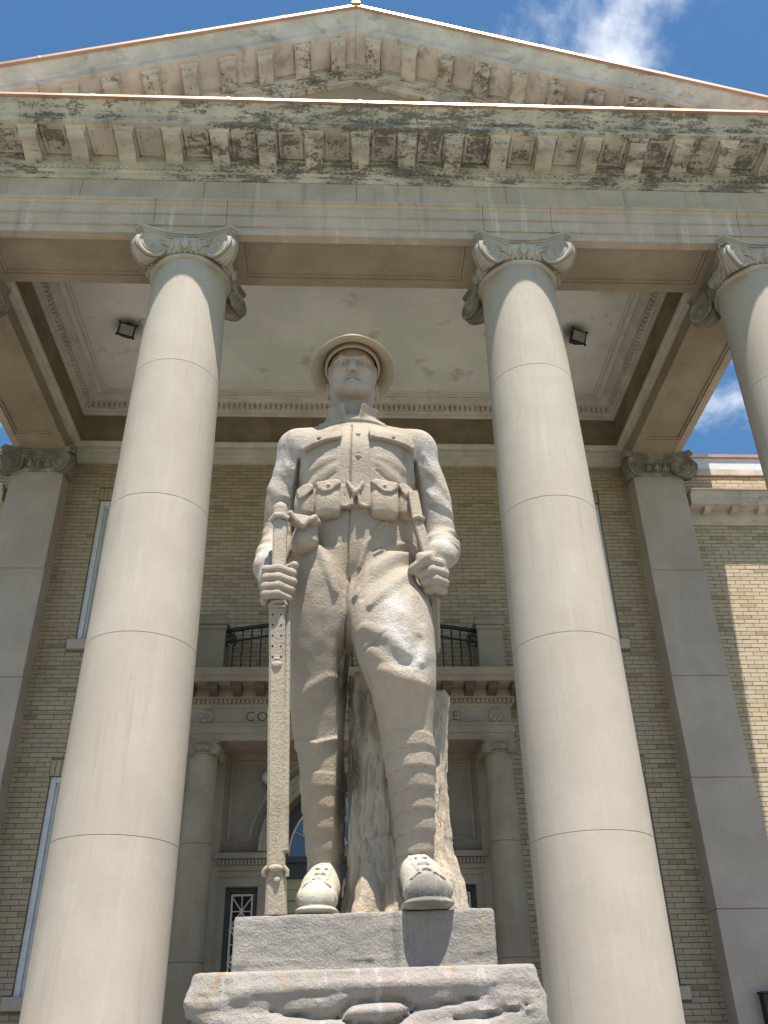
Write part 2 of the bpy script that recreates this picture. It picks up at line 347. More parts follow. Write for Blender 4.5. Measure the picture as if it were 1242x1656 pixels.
def capital_mesh(s=1., neck=.418, square=False):
    mb = MB(); z0 = -.37*s
    # origin = top of the abacus
    if not square:
        rr = neck
        mb.lathe([(rr-.02, z0-.02*s), (rr+.012*s, z0-.02*s), (rr+.035*s, z0-.008*s), (rr+.04*s, z0+.012*s), (rr+.03*s, z0+.03*s), (rr+.008*s, z0+.038*s), (rr+.008*s, z0+.07*s),
                  (rr+.03*s, z0+.085*s), (rr+.055*s, z0+.13*s), (rr+.07*s, z0+.19*s), (rr+.06*s, z0+.25*s), (rr-.1*s, z0+.26*s)], 72)
        for q in range(4):
            for da, sc_ in ((0, 1.), (-19, .62), (19, .62)):
                a = math.pi/2*q+R(da); rad = rr+.055*s; e = .052*s*sc_
                mb.ell((rad*math.cos(a), rad*math.sin(a), z0+.165*s), (e, e, .082*s*(.8+.2*sc_)), 14, 10)
                if da == 0:
                    for sg in (-1, 1):   # frame round the egg
                        pts = []
                        for k in range(9):
                            t = k/8; b = a+sg*(.155-.07*t**2*1.0); pts.append((rad*1.01*math.cos(b), rad*1.01*math.sin(b), z0+.25*s-t*.175*s))
                        mb.tube(pts, .012*s, 6)
                else:
                    sg = 1 if da > 0 else -1
                    for kk in range(3):  # leaf strips reaching to the scroll
                        pts = []
                        for k in range(7):
                            t = k/6; b = a+sg*(.02+.20*t); pts.append(((rad+.05*s*t)*math.cos(b), (rad+.05*s*t)*math.sin(b), z0+.13*s+kk*.032*s+.05*s*math.sin(t*2)))
                        mb.tube(pts, [.017*s*(1-.6*abs(k/6-.35)) for k in range(7)], 6)
        for i in range(44):   # bead row under the eggs
            a = 2*math.pi*i/44
            if abs(((a+math.pi/4) % (math.pi/2))-math.pi/4) < .34: mb.ell(((rr+.022*s)*math.cos(a), (rr+.022*s)*math.sin(a), z0+.058*s), (.019*s, .019*s, .017*s), 8, 6)
    # abacus: four concave sides with cut corners
    def outline(hw, mid, cut, n=12):
        pl = []
        for q in range(4):
            a = math.pi/2*q
            for k in range(n+1):
                t = -1+2*k/n; x = t*(hw-cut); y = -(mid+(hw-mid)*abs(t)**2.1)
                pl.append((x*math.cos(a)-y*math.sin(a), x*math.sin(a)+y*math.cos(a)))
        return pl
    for hw, mid, za, zb in ((.575, .455, -.034, 0), (.552, .432, -.056, -.034), (.535, .415, -.085, -.056)):
        mb.prism(outline(hw*s, mid*s, .075*s), lambda p, t: (p[0], p[1], t), za*s, zb*s)
    mb.prism(outline(.50*s, .385*s, .10*s), lambda p, t: (p[0], p[1], t), -.16*s, -.085*s)
    for q in range(4):   # rim moulding under the abacus, running into the scrolls
        a = math.pi/2*q; pts = []
        for k in range(15):
            t = -1+2*k/14; x = t*.46*s; y = -(.40+.13*abs(t)**2.1)*s
            pts.append((x*math.cos(a)-y*math.sin(a), x*math.sin(a)+y*math.cos(a), -.105*s))
        mb.tube(pts, .016*s, 6)
        volute(mb, math.pi/4+a, 0, 0, -.262*s, .625*s, .170*s, s)
    return mb
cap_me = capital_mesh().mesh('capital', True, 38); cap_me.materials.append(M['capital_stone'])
for i, x in enumerate(COLX):
    b = MB().lathe([(.60, .93), (.64, .95), (.66, .97), (.64, .995), (.57, 1.0), (.55, 1.02), (.55, 1.04), (.50, 1.058)], 72)
    b.box(-.68, .68, -.68, .68, .90, .93)
    c = b.build('column', 'column_stone', CH, True, 40); c.location = (x, 0, 0)
    for me in drums: inst('drum', me, c)
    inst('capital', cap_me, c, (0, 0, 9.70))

# ---- entablature
A_, F_, YB = 5.11, -.43, 4.14
core = MB().box(-5.0, 5.0, -.32, .24, 9.742, 11.0); core.box(-5.0, -4.44, .245, 4.14, 9.742, 11.0); core.box(4.44, 5.0, .245, 4.14, 9.742, 11.0)
arch = core.build('architrave', 'tan_stone', CH)
def arch_prof(): return [(-.11, 9.70), (0, 9.70), (0, 9.812), (.022, 9.816), (.022, 9.98), (.044, 9.984), (.044, 10.115), (.06, 10.122), (.075, 10.145), (.095, 10.15), (.095, 10.185), (-.11, 10.185)]
# front run in blocks, the short ones over the columns
cuts = [-5.22, -4.5, -2.30, -1.48, 1.48, 2.28, 4.5, 5.22]
for a, b in zip(cuts[:-1], cuts[1:]):
    pr = [(max(o, -.108), z) for o, z in arch_prof()]
    V = []
    mb = MB()
    def fn(p, t, a=a, b=b): return (t, F_-p[0], p[1])
    lo, hi = a+.0025, b-.0025
    mb.prism(pr, fn, lo if a > -5.2 else -A_, hi if b < 5.2 else A_)
    mb.build('stone_block', 'frieze_stone', arch)
for sg in (-1, 1):
    MB().prism(arch_prof(), lambda p, t: (sg*(A_+p[0]), t, p[1]), F_-.09, YB).build('side_fascia', 'frieze_stone', arch)
# soffit margins and panels
for sg in (-1, 1):
    MB().box(sg*4.33, sg*4.45, .35, 3.95, 9.70, 10.0).build('soffit_margin', 'tan_stone', arch)
MB().box(-4.33, 4.33, .228, .35, 9.70, 10.0).build('soffit_margin', 'tan_stone', arch)
for a, b in ((-4.449, -4.15), (-2.52, -1.28), (1.28, 2.52), (4.15, 4.449)):
    MB().box(a, b, -.318, .226, 9.702, 9.76).build('soffit_margin', 'tan_stone', arch)
for sg in (-1, 1):
    for a, b in ((.351, .52), (3.40, 3.95)):
        MB().box(min(sg*4.452, sg*4.998), max(sg*4.452, sg*4.998), a, b, 9.702, 9.76).build('soffit_margin', 'tan_stone', arch)
def frame(x0, x1, y0, y1, z, w=.035, h=.022):
    m = MB()
    m.box(x0, x1, y0, y0+w, z-h, z+.002).box(x0, x1, y1-w, y1, z-h, z+.002).box(x0, x0+w, y0+w, y1-w, z-h, z+.002).box(x1-w, x1, y0+w, y1-w, z-h, z+.002)
    return m
for a, b in ((-4.148, -2.522), (-1.278, 1.278), (2.522, 4.148)):
    frame(a+.003, b-.003, -.315, .223, 9.742).build('soffit_moulding', 'tan_stone', arch)
for sg in (-1, 1):
    frame(min(sg*4.455, sg*4.995), max(sg*4.455, sg*4.995), .523, 3.397, 9.742).build('soffit_moulding', 'tan_stone', arch)
# frieze
fz = MB(); fz.box(-5.05, 5.05, -.36, -.325, 10.19, 10.6)
frz = fz.build('frieze', 'frieze_stone', CH)
fc = [-5.11, -3.21, -1.78, .01, 1.80, 3.22, 5.11]
for a, b in zip(fc[:-1], fc[1:]): MB().box(a+.0025, b-.0025, -.43, -.362, 10.187, 10.60).build('stone_block', 'frieze_stone', frz)
for sg in (-1, 1):
    for a, b in ((-.362, 1.1), (1.1, 2.6), (2.6, 4.14)): MB().box(min(sg*5.052, sg*5.11), max(sg*5.052, sg*5.11), a+.0025, b-.0025, 10.187, 10.60).build('stone_block', 'frieze_stone', frz)
# bed moulding + corona
cor = MB()
ring(cor, [(-.2, 10.90), (.10, 10.90), (.10, 10.918), (.545, 10.918), (.55, 10.925), (.55, 11.0), (.575, 11.006), (.58, 11.025), (.60, 11.06), (.635, 11.10), (.67, 11.125), (.675, 11.145), (-.2, 11.145)], -A_, A_, F_, YB)
cornice = cor.build('cornice', 'peeling_paint', CH)
bed = MB()
ring(bed, [(-.1, 10.602), (.012, 10.602), (.03, 10.62), (.034, 10.645), (.05, 10.65), (.05, 10.672), (.062, 10.70), (.062, 10.708), (-.1, 10.708)], -A_, A_, F_, YB)
bed.build('bed_moulding', 'peeling_paint', cornice)
bed = MB()
ring(bed, [(-.1, 10.71), (.05, 10.71), (.06, 10.725), (.075, 10.765), (.10, 10.77), (.10, 10.899), (-.1, 10.899)], -A_, A_, F_, YB)
bed.build('bed_moulding', 'peeling_paint', cornice)
eg = MB()
x = -5.1
while x < 5.11:
    eg.ell((x, F_-.068, 10.737), (.022, .02, .026), 8, 6); x += .0685
for sg in (-1, 1):
    y = -.4
    while y < 4.1: eg.ell((sg*(A_+.068), y, 10.737), (.02, .022, .026), 8, 6); y += .0685
o = eg.build('egg_band', 'peeling_paint', cornice, True); o['kind'] = 'stuff'
def modillion_mesh(w, L, mat, hgt=.11):
    # runs along -Y from y=0; top at z=0
    mb = MB()
    pr = [(0, -.002), (0, -hgt-.035), (.05, -hgt-.03), (.12, -hgt), (.22, -hgt+.012), (.30, -hgt+.004), (L-.075, -hgt+.01), (L-.045, -hgt+.025), (L-.04, -.04), (L-.04, -.002)]
    mb.prism(pr, lambda p, t: (t, -p[0], p[1]), -w/2, w/2)
    mb.prism([(0, -.001), (0, -.034), (L-.032, -.034), (L-.012, -.022), (L-.002, -.012), (L, -.001)], lambda p, t: (t, -p[0], p[1]), -w/2-.018, w/2+.018)
    me = mb.mesh('modillion'); me.materials.append(M[mat]); return me
mod = modillion_mesh(.195, .40, 'modillion_paint')
MS = .548; ML = [.055+MS*k for k in range(-10, 11)]
for x in ML: inst('modillion', mod, cornice, (x, F_-.10, 10.918))
for sg in (-1, 1):
    for k in range(8): inst('modillion', mod, cornice, (sg*(A_+.10), -.30+MS*k, 10.918), rotz=sg*math.pi/2)
# coffers between the modillions
for a in range(len(ML)-1):
    xa, xb = ML[a]+.135, ML[a+1]-.135
    frame(xa, xb, F_-.47, F_-.115, 10.918, .03, .014).build('coffer_frame', 'modillion_paint', cornice)
cp = MB()
ring(cp, [(.64, 11.147), (.711, 11.147), (.7115, 11.152), (.704, 11.194), (.698, 11.198), (.60, 11.204), (.60, 11.18), (.64, 11.175)], -A_, A_, F_, YB)
cp.build('copper_flashing', 'copper', cornice)

for x in (-4.6, -3.05, -1.5, .02, 1.6, 3.1, 4.7):
    MB().prism([(.645, 11.144), (.7145, 11.144), (.715, 11.152), (.7075, 11.197), (.699, 11.2015), (.60, 11.2075), (.60, 11.19), (.645, 11.178)], lambda p, t: (t, F_-p[0], p[1]), x, x+.045).build('flashing_lap', 'copper', cornice)
# ---- pediment
SL = .35
tym = MB(); tym.prism([(-4.62, 11.16), (4.62, 11.16), (0, 11.16+4.62*SL)], lambda p, t: (p[0], t, p[1]), -.385, -.25)
ped = tym.build('pediment', 'tan_stone', CH)
def rake(prof, mat, name, xe=5.79, smooth=False):
    for sg in (-1, 1):
        m = MB(); n = len(prof)
        V = [(sg*.0015, F_-o, z) for o, z in prof]+[(sg*(xe+max(0, 0)), F_-o, z-SL*xe) for o, z in prof]
        m.add(V, [tuple(range(n)), tuple(range(n, 2*n))[::-1]]+[(i, (i+1) % n, n+(i+1) % n, n+i) for i in range(n)])
        m.build(name, mat, ped, smooth, 60 if smooth else None)
ZA = 13.17   # top of the raking crown at the apex
rake([(-.1, ZA-.255), (.545, ZA-.255), (.55, ZA-.248), (.55, ZA-.168), (.575, ZA-.162), (.58, ZA-.14), (.60, ZA-.10), (.635, ZA-.055), (.67, ZA-.025), (.675, ZA), (-.1, ZA)], 'peeling_light', 'raking_cornice', 5.79)
rake([(-.06, ZA-.53), (.015, ZA-.53), (.03, ZA-.515), (.034, ZA-.475), (.05, ZA-.47), (.055, ZA-.42), (.08, ZA-.40), (.085, ZA-.37), (.10, ZA-.365), (.10, ZA-.257), (-.06, ZA-.257)], 'peeling_rake', 'raking_bed_moulding', 4.6)
cpr = [(.64, ZA+.002), (.711, ZA+.002), (.7115, ZA+.008), (.702, ZA+.062), (.695, ZA+.067), (.60, ZA+.075), (.60, ZA+.045), (.64, ZA+.035)]
rake(cpr, 'copper', 'copper_flashing', 5.80)
for sg in (-1, 1):
    for x in (.9, 2.3, 3.75, 5.1):
        MB().prism([(.645, ZA-.001), (.7145, ZA-.001), (.715, ZA+.008), (.7055, ZA+.065), (.696, ZA+.0705), (.60, ZA+.0785), (.60, ZA+.05), (.645, ZA+.04)], lambda p, t: (sg*t, F_-p[0], p[1]-SL*t), x, x+.045).build('flashing_lap', 'copper', ped)
MB().prism([(-.06, ZA+.055), (0, ZA+.125), (.06, ZA+.055)], lambda p, t: (p[0], t, p[1]), F_-.73, F_-.2).build('apex_cap', 'copper', ped)
egr = MB()
for sg in (-1, 1):
    x = .03
    while x < 4.5: egr.ell((sg*x, F_-.06, ZA-.435-SL*x), (.022, .02, .026), 8, 6); x += .07
egr.build('egg_band', 'peeling_rake', ped, True)['kind'] = 'stuff'
# raking modillions: plumb sides, sheared with the slope
for sg in (-1, 1):
    mb = MB(); w, L, hgt = .175, .40, .10
    def shp(p, t): return (t, -p[0], p[1]-sg*t*SL)
    mb.prism([(0, -.002), (0, -hgt-.035), (.05, -hgt-.03), (.12, -hgt), (.22, -hgt+.012), (.30, -hgt+.004), (L-.075, -hgt+.01), (L-.045, -hgt+.025), (L-.04, -.04), (L-.04, -.002)], shp, -w/2, w/2)
    mb.prism([(0, -.001), (0, -.034), (L-.032, -.034), (L-.012, -.022), (L-.002, -.012), (L, -.001)], shp, -w/2-.018, w/2+.018)
    me = mb.mesh('modillion'); me.materials.append(M['peeling_rake'])
    for k in range(10):
        x = .225+.457*k; inst('modillion', me, ped, (sg*x, F_-.10, ZA-.257-SL*x))
# roof slopes behind the pediment
for sg in (-1, 1):
    m = MB(); m.add([(0, -.9, ZA+.03), (sg*5.7, -.9, ZA+.03-SL*5.7), (sg*5.7, 6.5, ZA+.03-SL*5.7), (0, 6.5, ZA+.03), (0, -.9, ZA-.06), (sg*5.7, -.9, ZA-.06-SL*5.7), (sg*5.7, 6.5, ZA-.06-SL*5.7), (0, 6.5, ZA-.06)],
                    [(0, 1, 2, 3), (7, 6, 5, 4), (0, 4, 5, 1), (1, 5, 6, 2), (2, 6, 7, 3), (3, 7, 4, 0)])
    m.build('roof', 'roof_slate', CH)
MB().prism([(-5.6, 11.0), (5.6, 11.0), (0, 11.05+5.6*SL)], lambda p, t: (p[0], t, p[1]), 6.2, 6.4).build('rear_gable', 'tan_stone', CH)

# ---- portico ceiling and inner entablature
ceil = MB().box(-4.46, 4.46, .2, 4.2, 10.90, 11.0).build('portico_ceiling', 'ceiling_plaster', CH)
IX, IY0, IY1 = 4.30, .36, 4.12
fr = MB(); ring(fr, [(0, 10.08), (.12, 10.08), (.12, 10.90), (0, 10.90)], -IX, IX, IY0, IY1, 1, 'O')
fr.build('inner_frieze', 'brown_plaster', ceil)
mo = MB(); ring(mo, [(.15, 9.93), (-.005, 9.93), (-.015, 9.95), (-.018, 10.0), (-.05, 10.03), (-.055, 10.076), (.15, 10.076)], -IX, IX, IY0, IY1, 1, 'O')
mo.build('inner_moulding', 'ceiling_trim', ceil)
ic = MB(); ring(ic, [(.05, 10.62), (-.02, 10.62), (-.045, 10.64), (-.05, 10.69), (-.075, 10.70), (-.075, 10.80), (-.13, 10.805), (-.135, 10.83), (-.20, 10.86), (-.235, 10.87), (-.24, 10.899), (.05, 10.899)], -IX, IX, IY0, IY1, 1, 'O')
icc = ic.build('dentil_cornice', 'ceiling_trim', ceil)
de = MB(); st = .083
for y, s in ((IY0, 1), (IY1, -1)):
    x = -IX+.12
    while x < IX-.12: de.box(x-.026, x+.026, min(y+s*.07, y+s*.125), max(y+s*.07, y+s*.125), 10.72, 10.803); x += st
for xx, s in ((-IX, 1), (IX, -1)):
    y = IY0+.12
    while y < IY1-.12: de.box(min(xx+s*.07, xx+s*.125), max(xx+s*.07, xx+s*.125), y-.026, y+.026, 10.72, 10.803); y += st
de.build('dentils', 'ceiling_trim', ceil)['kind'] = 'stuff'
frame(-3.98, 3.98, .66, 3.84, 10.899, .02, .014).build('ceiling_bead', 'ceiling_trim', ceil)
frame(-3.92, 3.92, .72, 3.78, 10.899, .012, .01).build('ceiling_bead', 'ceiling_trim', ceil)
# entablature along the wall
wa = MB(); wa.prism([(4.2, 9.70), (4.10, 9.70), (4.10, 9.80), (4.085, 9.805), (4.085, 9.905), (4.07, 9.91), (4.07, 9.93), (4.2, 9.93)], lambda p, t: (t, p[0], p[1]), -4.40, 4.40)
wa.build('wall_architrave', 'ceiling_trim', CH)

# ---- brick walls
WY = 4.15
WIN = [(-3.82, -2.58, 6.73, 9.03), (2.58, 3.82, 6.73, 9.03), (-3.83, -2.58, 2.38, 4.86), (2.58, 3.83, 2.38, 4.86)]
def wallslab(x0, x1, z0, z1, holes, y0, y1, mb):
    xs = sorted({x0, x1, *[h[0] for h in holes], *[h[1] for h in holes]}); zs = sorted({z0, z1, *[h[2] for h in holes], *[h[3] for h in holes]})
    for a, b in zip(xs[:-1], xs[1:]):
        run = None
        for c, d in zip(zs[:-1], zs[1:]):
            cx, cz = (a+b)/2, (c+d)/2
            if any(h[0] < cx < h[1] and h[2] < cz < h[3] for h in holes): continue
            mb.box(a, b, y0, y1, c, d)
holes = WIN+[(-1.0, 1.0, 0, 4.9), (-1.5, -1.1, 0, 3.5), (1.1, 1.5, 0, 3.5)]
mb = MB(); wallslab(-4.6, 4.6, 0, 10.0, holes, WY+.008, WY+.35, mb)
wall = mb.build('wall', 'mortar', CH)
wing, wing2 = [MB().box(a, b, WY+.008, WY+.35, 0, 9.6).build('wing_wall', 'mortar', CH) for a, b in ((4.6, 12), (-12, -4.6))]
BL, BH, JT = .218, .063, .0085
cands = []   # (x0,x1,z0,z1,parent)
def lay(x0, x1, z0, z1, holes, par, seed):
    rr = random.Random(seed); k = 0; z = z0
    while z < z1-.02:
        zt = min(z+BH-JT, z1)
        segs = [(x0, x1)]
        for h in holes:
            if z+.02 < h[3] and zt-.02 > h[2]:
                ns = []
                for a, b in segs:
                    if h[1] <= a or h[0] >= b: ns.append((a, b)); continue
                    if h[0] > a: ns.append((a, h[0]))
                    if h[1] < b: ns.append((h[1], b))
                segs = ns
        off = (k % 2)*BL/2+rr.uniform(-.012, .012)
        for a, b in segs:
            n0 = math.floor((a-off)/BL)
            x = off+n0*BL
            while x < b:
                xa, xb = max(x, a)+JT/2, min(x+BL, b)-JT/2
                if xb-xa > .03: cands.append((xa, xb, z, zt, par, rr.uniform(-.0025, .0025)))
                x += BL
        z += BH; k += 1
ENT = (-1.68, 1.68, 0, 5.1)
SOLD = [(h[0]-.02, h[1]+.02, h[3], h[3]+.212) for h in WIN]
lay(-4.36, 4.36, 1.2, 9.70, WIN+SOLD+[ENT, (-2.0, 2.0, 5.1, 5.85)]+[(h[0]-.1, h[1]+.1, h[2]-.15, h[2]) for h in WIN], wall, 3)
for sg in (-1, 1): lay(min(sg*5.12, sg*9.0), max(sg*5.12, sg*9.0), 1.2, 8.62, [], wing if sg > 0 else wing2, 5)
for sg in (-1, 1): lay(min(sg*5.12, sg*9.0), max(sg*5.12, sg*9.0), 9.10, 9.55, [], wing if sg > 0 else wing2, 6)
for h in SOLD:
    x = h[0]
    while x < h[1]-.03: cands.append((x+.005, min(x+.066, h[1])-.005, h[2]+.006, h[3]-.008, wall, 0)); x += .066
# the 300 that show largest: project with the same camera numbers, skip what columns / statue / porch hide
def proj(p):
    q = Vector(p)-cam.matrix_world.translation; d = q.dot(_f); return (.5+31.69/27*q.dot(_r2)/d, .5-31.69/36*q.dot(_u2)/d, d)
def seen(c):
    x, y, d = proj(((c[0]+c[1])/2, WY, (c[2]+c[3])/2))
    if not (0 < x < 1 and .4 < y < 1): return 0
    Y = y*1656; X = x*1242
    l0, l1 = 312-(Y-420)*.131, 832+(Y-420)*.13; w = 55+(Y-420)*.052
    for cc in (l0, l1):
        if abs(X-cc) < w+4: return 0
    if 430 < X < 730 or (300 < X < 840 and Y > 1005): return 0
    if 1010 < X-(Y-784)*.23 < 1110 or X > 1160 and Y > 1500 or X < 105-(Y-784)*.21 and X > 20-(Y-784)*.21: return 0
    return (c[1]-c[0])*(c[3]-c[2])/d/d
order = sorted(range(len(cands)), key=lambda i: -seen(cands[i]))
pick = [i for i in order[:290] if seen(cands[i]) > 0]; ps = set(pick)
ub = {}
def brick_me(w, h, mt):
    key = (round(w, 3), round(h, 3), mt)
    if key not in ub:
        me = MB().box(-key[0]/2, key[0]/2, 0, .05, -key[1]/2, key[1]/2).mesh('brick'); me.materials.append(M[mt]); ub[key] = me
    return ub[key]
for i in pick:
    a, b, c, d, par, j = cands[i]; inst('brick', brick_me(b-a, d-c, 'brown_brick_single' if par is wall else 'brick_single'), par, ((a+b)/2, WY+j, (c+d)/2))
for par in (wall, wing, wing2):
    m = MB()
    for i, c in enumerate(cands):
        if i in ps or c[4] is not par: continue
        m.box(c[0], c[1], WY+c[5], WY+.05, c[2], c[3])
    m.build('brickwork', 'brown_brick_many' if par is wall else 'brick_many', par)['kind'] = 'stuff'

# ---- windows
for (x0, x1, z0, z1) in WIN:
    w = MB()
    for a, b, c, d in ((x0, x0+.075, z0, z1), (x1-.075, x1, z0, z1), (x0+.075, x1-.075, z1-.075, z1)): w.box(a, b, WY+.03, WY+.2, c, d)
    W_ = w.build('window', 'white_paint', CH, bevel=.006)
    s = MB()
    for a, b, c, d in ((x0+.076, x0+.105, z0, z1-.076), (x1-.105, x1-.076, z0, z1-.076), (x0+.105, x1-.105, z1-.105, z1-.076)): s.box(a, b, WY+.07, WY+.2, c, d)
    s.build('stop_bead', 'white_paint', W_)
    zm = z0+(z1-z0)*.53
    for c, d, yo in ((zm-.02, z1-.107, .10), (z0+.002, zm+.02, .14)):
        s = MB()
        for a, b, e, f in ((x0+.106, x0+.155, c, d), (x1-.155, x1-.106, c, d), (x0+.155, x1-.155, d-.05, d), (x0+.155, x1-.155, c, c+.05)): s.box(a, b, WY+yo, WY+yo+.036, e, f)
        s.build('sash', 'white_paint', W_, bevel=.004)
        MB().box(x0+.15, x1-.15, WY+yo+.015, WY+yo+.022, c+.045, d-.045).build('pane', 'window_glass', W_)
    MB().box(x0-.09, x1+.09, WY-.06, WY+.2, z0-.145, z0-.002).build('sill', 'wall_stone', W_, bevel=.006)
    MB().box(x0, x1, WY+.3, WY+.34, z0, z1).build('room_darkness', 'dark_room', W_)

# ---- pilasters
pcap = capital_mesh(1., .418, True); pm = pcap.mesh('capital', True, 38); pm.materials.append(M['capital_stone'])
for sg in (-1, 1):
    cx = sg*4.72
    pb = MB().box(cx-.38, cx+.38, 3.88, WY+.3, .9, 9.36); P_ = pb.build('pilaster', 'mortar', CH)
    PJ = [.9, 1.55, 3.16, 4.71, 6.08, 7.70, 9.34]
    for a, b in zip(PJ[:-1], PJ[1:]):
        hw = .415-.004*(a-.9); MB().box(cx-hw, cx+hw, 3.85, WY+.3, a+.003, b-.003).build('stone_block', 'wall_stone', P_, bevel=.006)
    c = inst('capital', pm, P_, (cx, 4.22, 9.70))
    eb = MB(); eb.box(cx-.39, cx+.39, 3.84, WY+.1, 9.35, 9.60); eb.box(cx-.41, cx+.41, 3.815, WY+.1, 9.33, 9.37)
    for k in range(-2, 3):
        eb.ell((cx+k*.13, 3.835, 9.485), (.045, .045, .075), 12, 8)
        for s2 in (-1, 1): eb.tube([(cx+k*.13+s2*.058, 3.83, 9.56), (cx+k*.13+s2*.056, 3.815, 9.48), (cx+k*.13+s2*.03, 3.83, 9.41)], .010, 6)
    eb.build('egg_band', 'capital_stone', P_, True, 40)

# ---- wing cornice and parapet
for sg in (-1, 1):
    x0, x1 = sorted((sg*5.16, sg*12))
    m = MB(); m.prism([(4.3, 8.63), (4.13, 8.63), (4.12, 8.66), (4.10, 8.67), (4.09, 8.71), (4.06, 8.73), (4.06, 8.84), (3.85, 8.84), (3.85, 8.95), (3.83, 8.96), (3.80, 9.02), (3.79, 9.045), (4.3, 9.09)], lambda p, t: (t, p[0], p[1]), x0, x1)
    wc = m.build('wing_cornice', 'sheltered_paint', CH)
    m = MB(); m.prism([(3.80, 9.047), (3.775, 9.05), (3.772, 9.075), (3.80, 9.082), (4.1, 9.105), (4.1, 9.095)], lambda p, t: (t, p[0], p[1]), x0, x1); m.build('copper_flashing', 'copper', wc)
    wm = MB(); wm.prism([(0, 0), (0, -.075), (.10, -.075), (.15, -.05), (.16, 0)], lambda p, t: (t, -p[0], p[1]), -.05, .05); me = wm.mesh('modillion'); me.materials.append(M['sheltered_paint'])
    for k in range(9): inst('modillion', me, wc, (sg*(5.42+.42*k), 4.06, 8.838))
    m = MB().box(x0, x1, 4.12, 4.5, 9.56, 9.665); pp = m.build('parapet', 'sheltered_paint', CH)
    MB().box(x0, x1, 4.135, 4.5, 9.67, 9.885).build('metal_band', 'parapet_metal', pp)
    MB().box(x0, x1, 4.10, 4.5, 9.89, 9.945).build('copper_flashing', 'copper', pp)
    MB().box(x0, x1, 4.45, 8, 9.3, 9.56).build('wing_roof', 'parapet_metal', CH)

# ---- entrance
EX = 1.83
ecap = capital_mesh(.40, .172).mesh('capital', True, 38); ecap.materials.append(M['entrance_stone'])
for sg in (-1, 1):
    m = MB().lathe([(.27, .9), (.27, .98), (.24, 1.0), (.25, 1.04), (.22, 1.07), (.206, 1.10)], 48)
    c = m.build('entrance_column', 'entrance_stone', CH, True, 40); c.location = (sg*EX, 3.62, 0)
    ej = [1.10, 2.64, 3.88, 4.93]
    for a, b in zip(ej[:-1], ej[1:]):
        def er(z): return .206-.034*max(0, (z-2.2)/2.7)**1.3
        me = MB().lathe([(er(a)-.01, a), (er(a), a+.004)]+[(er(a+(b-a)*k/4), a+(b-a)*k/4) for k in (1, 2, 3)]+[(er(b), b-.004), (er(b)-.01, b)], 56).mesh('drum', True, 50); me.materials.append(M['entrance_stone']); inst('drum', me, c)
    inst('capital', ecap, c, (0, 0, 5.085))
    MB().box(min(sg*1.60, sg*2.05), max(sg*1.60, sg*2.05), 3.98, 4.16, .9, 5.08).build('entrance_pilaster', 'entrance_stone', CH, bevel=.005)
EE = MB().box(-2.0, 2.0, 3.47, 4.149, 5.087, 5.74)
ent = EE.build('entrance_entablature', 'entrance_stone', CH)
def run(prof, x, mat, name, par, bev=0):   # profile (outward from Y=3.47, z), mitred at both ends
    m = MB(); n = len(prof)
    V = []
    for o, z in prof: V.append((-x-o, 4.149, z))
    for o, z in prof: V.append((-x-o, 3.47-o, z))
    for o, z in prof: V.append((x+o, 3.47-o, z))
    for o, z in prof: V.append((x+o, 4.149, z))
    F = []
    for k in range(3): F += [(k*n+i, k*n+(i+1) % n, (k+1)*n+(i+1) % n, (k+1)*n+i) for i in range(n)]
    F += [tuple(range(n)), tuple(range(3*n, 4*n))[::-1]]
    return m.add(V, F).build(name, mat, par, bevel=bev)
run([(0.002, 5.088), (.02, 5.088), (.02, 5.17), (.035, 5.175), (.035, 5.255), (.06, 5.27), (.06, 5.292), (.002, 5.292)], 2.0, 'entrance_stone', 'fascia', ent)
for a, b in ((-2.01, -1.36), (-1.36, 1.36), (1.36, 2.01)): MB().box(a+.002, b-.002, 3.455, 3.469, 5.294, 5.505).build('stone_block', 'entrance_stone', ent)
run([(.002, 5.507), (.02, 5.507), (.035, 5.53), (.04, 5.535), (.04, 5.60), (.06, 5.61), (.065, 5.63), (.065, 5.735), (.002, 5.735)], 2.0, 'entrance_stone', 'bed_moulding', ent)
sl = run([(-.3, 5.737), (.34, 5.737), (.34, 5.80), (.365, 5.81), (.40, 5.86), (.41, 5.89), (-.3, 5.89)], 2.0, 'entrance_stone', 'balcony_slab', ent)
d = MB(); x = -2.03
while x < 2.04: d.box(x-.018, x+.018, 3.40, 3.434, 5.548, 5.598); x += .055
d.build('dentils', 'entrance_stone', ent)['kind'] = 'stuff'
wm = MB(); wm.prism([(0, 0), (0, -.10), (.12, -.095), (.20, -.07), (.235, -.03), (.24, 0)], lambda p, t: (t, -p[0], p[1]), -.055, .055); wm.prism([(0, -.001), (0, -.022), (.255, -.022), (.26, -.001)], lambda p, t: (t, -p[0], p[1]), -.068, .068)
me = wm.mesh('modillion'); me.materials.append(M['entrance_stone'])
for k in range(-7, 8): inst('modillion', me, ent, (k*.292+.02, 3.405, 5.736))
for sg in (-1, 1):
    r_ = MB(); cx, cz = sg*1.815, 5.395
    r_.prism([(cx+.095*math.cos(a), cz+.095*math.sin(a)) for a in [2*math.pi*i/28 for i in range(28)]], lambda p, t: (p[0], t, p[1]), 3.44, 3.456)
    for k in range(6):
        a = k*math.pi/3; r_.ell((cx+.055*math.cos(a), 3.437, cz+.055*math.sin(a)), (.030, .014, .030), 10, 6)
    for k in range(12):
        a = k*math.pi/6+.2; r_.ell((cx+.084*math.cos(a), 3.44, cz+.084*math.sin(a)), (.014, .008, .014), 8, 5)
    r_.ell((cx, 3.435, cz), (.026, .018, .026), 10, 6); r_.build('rosette', 'entrance_stone', ent, True, 40)
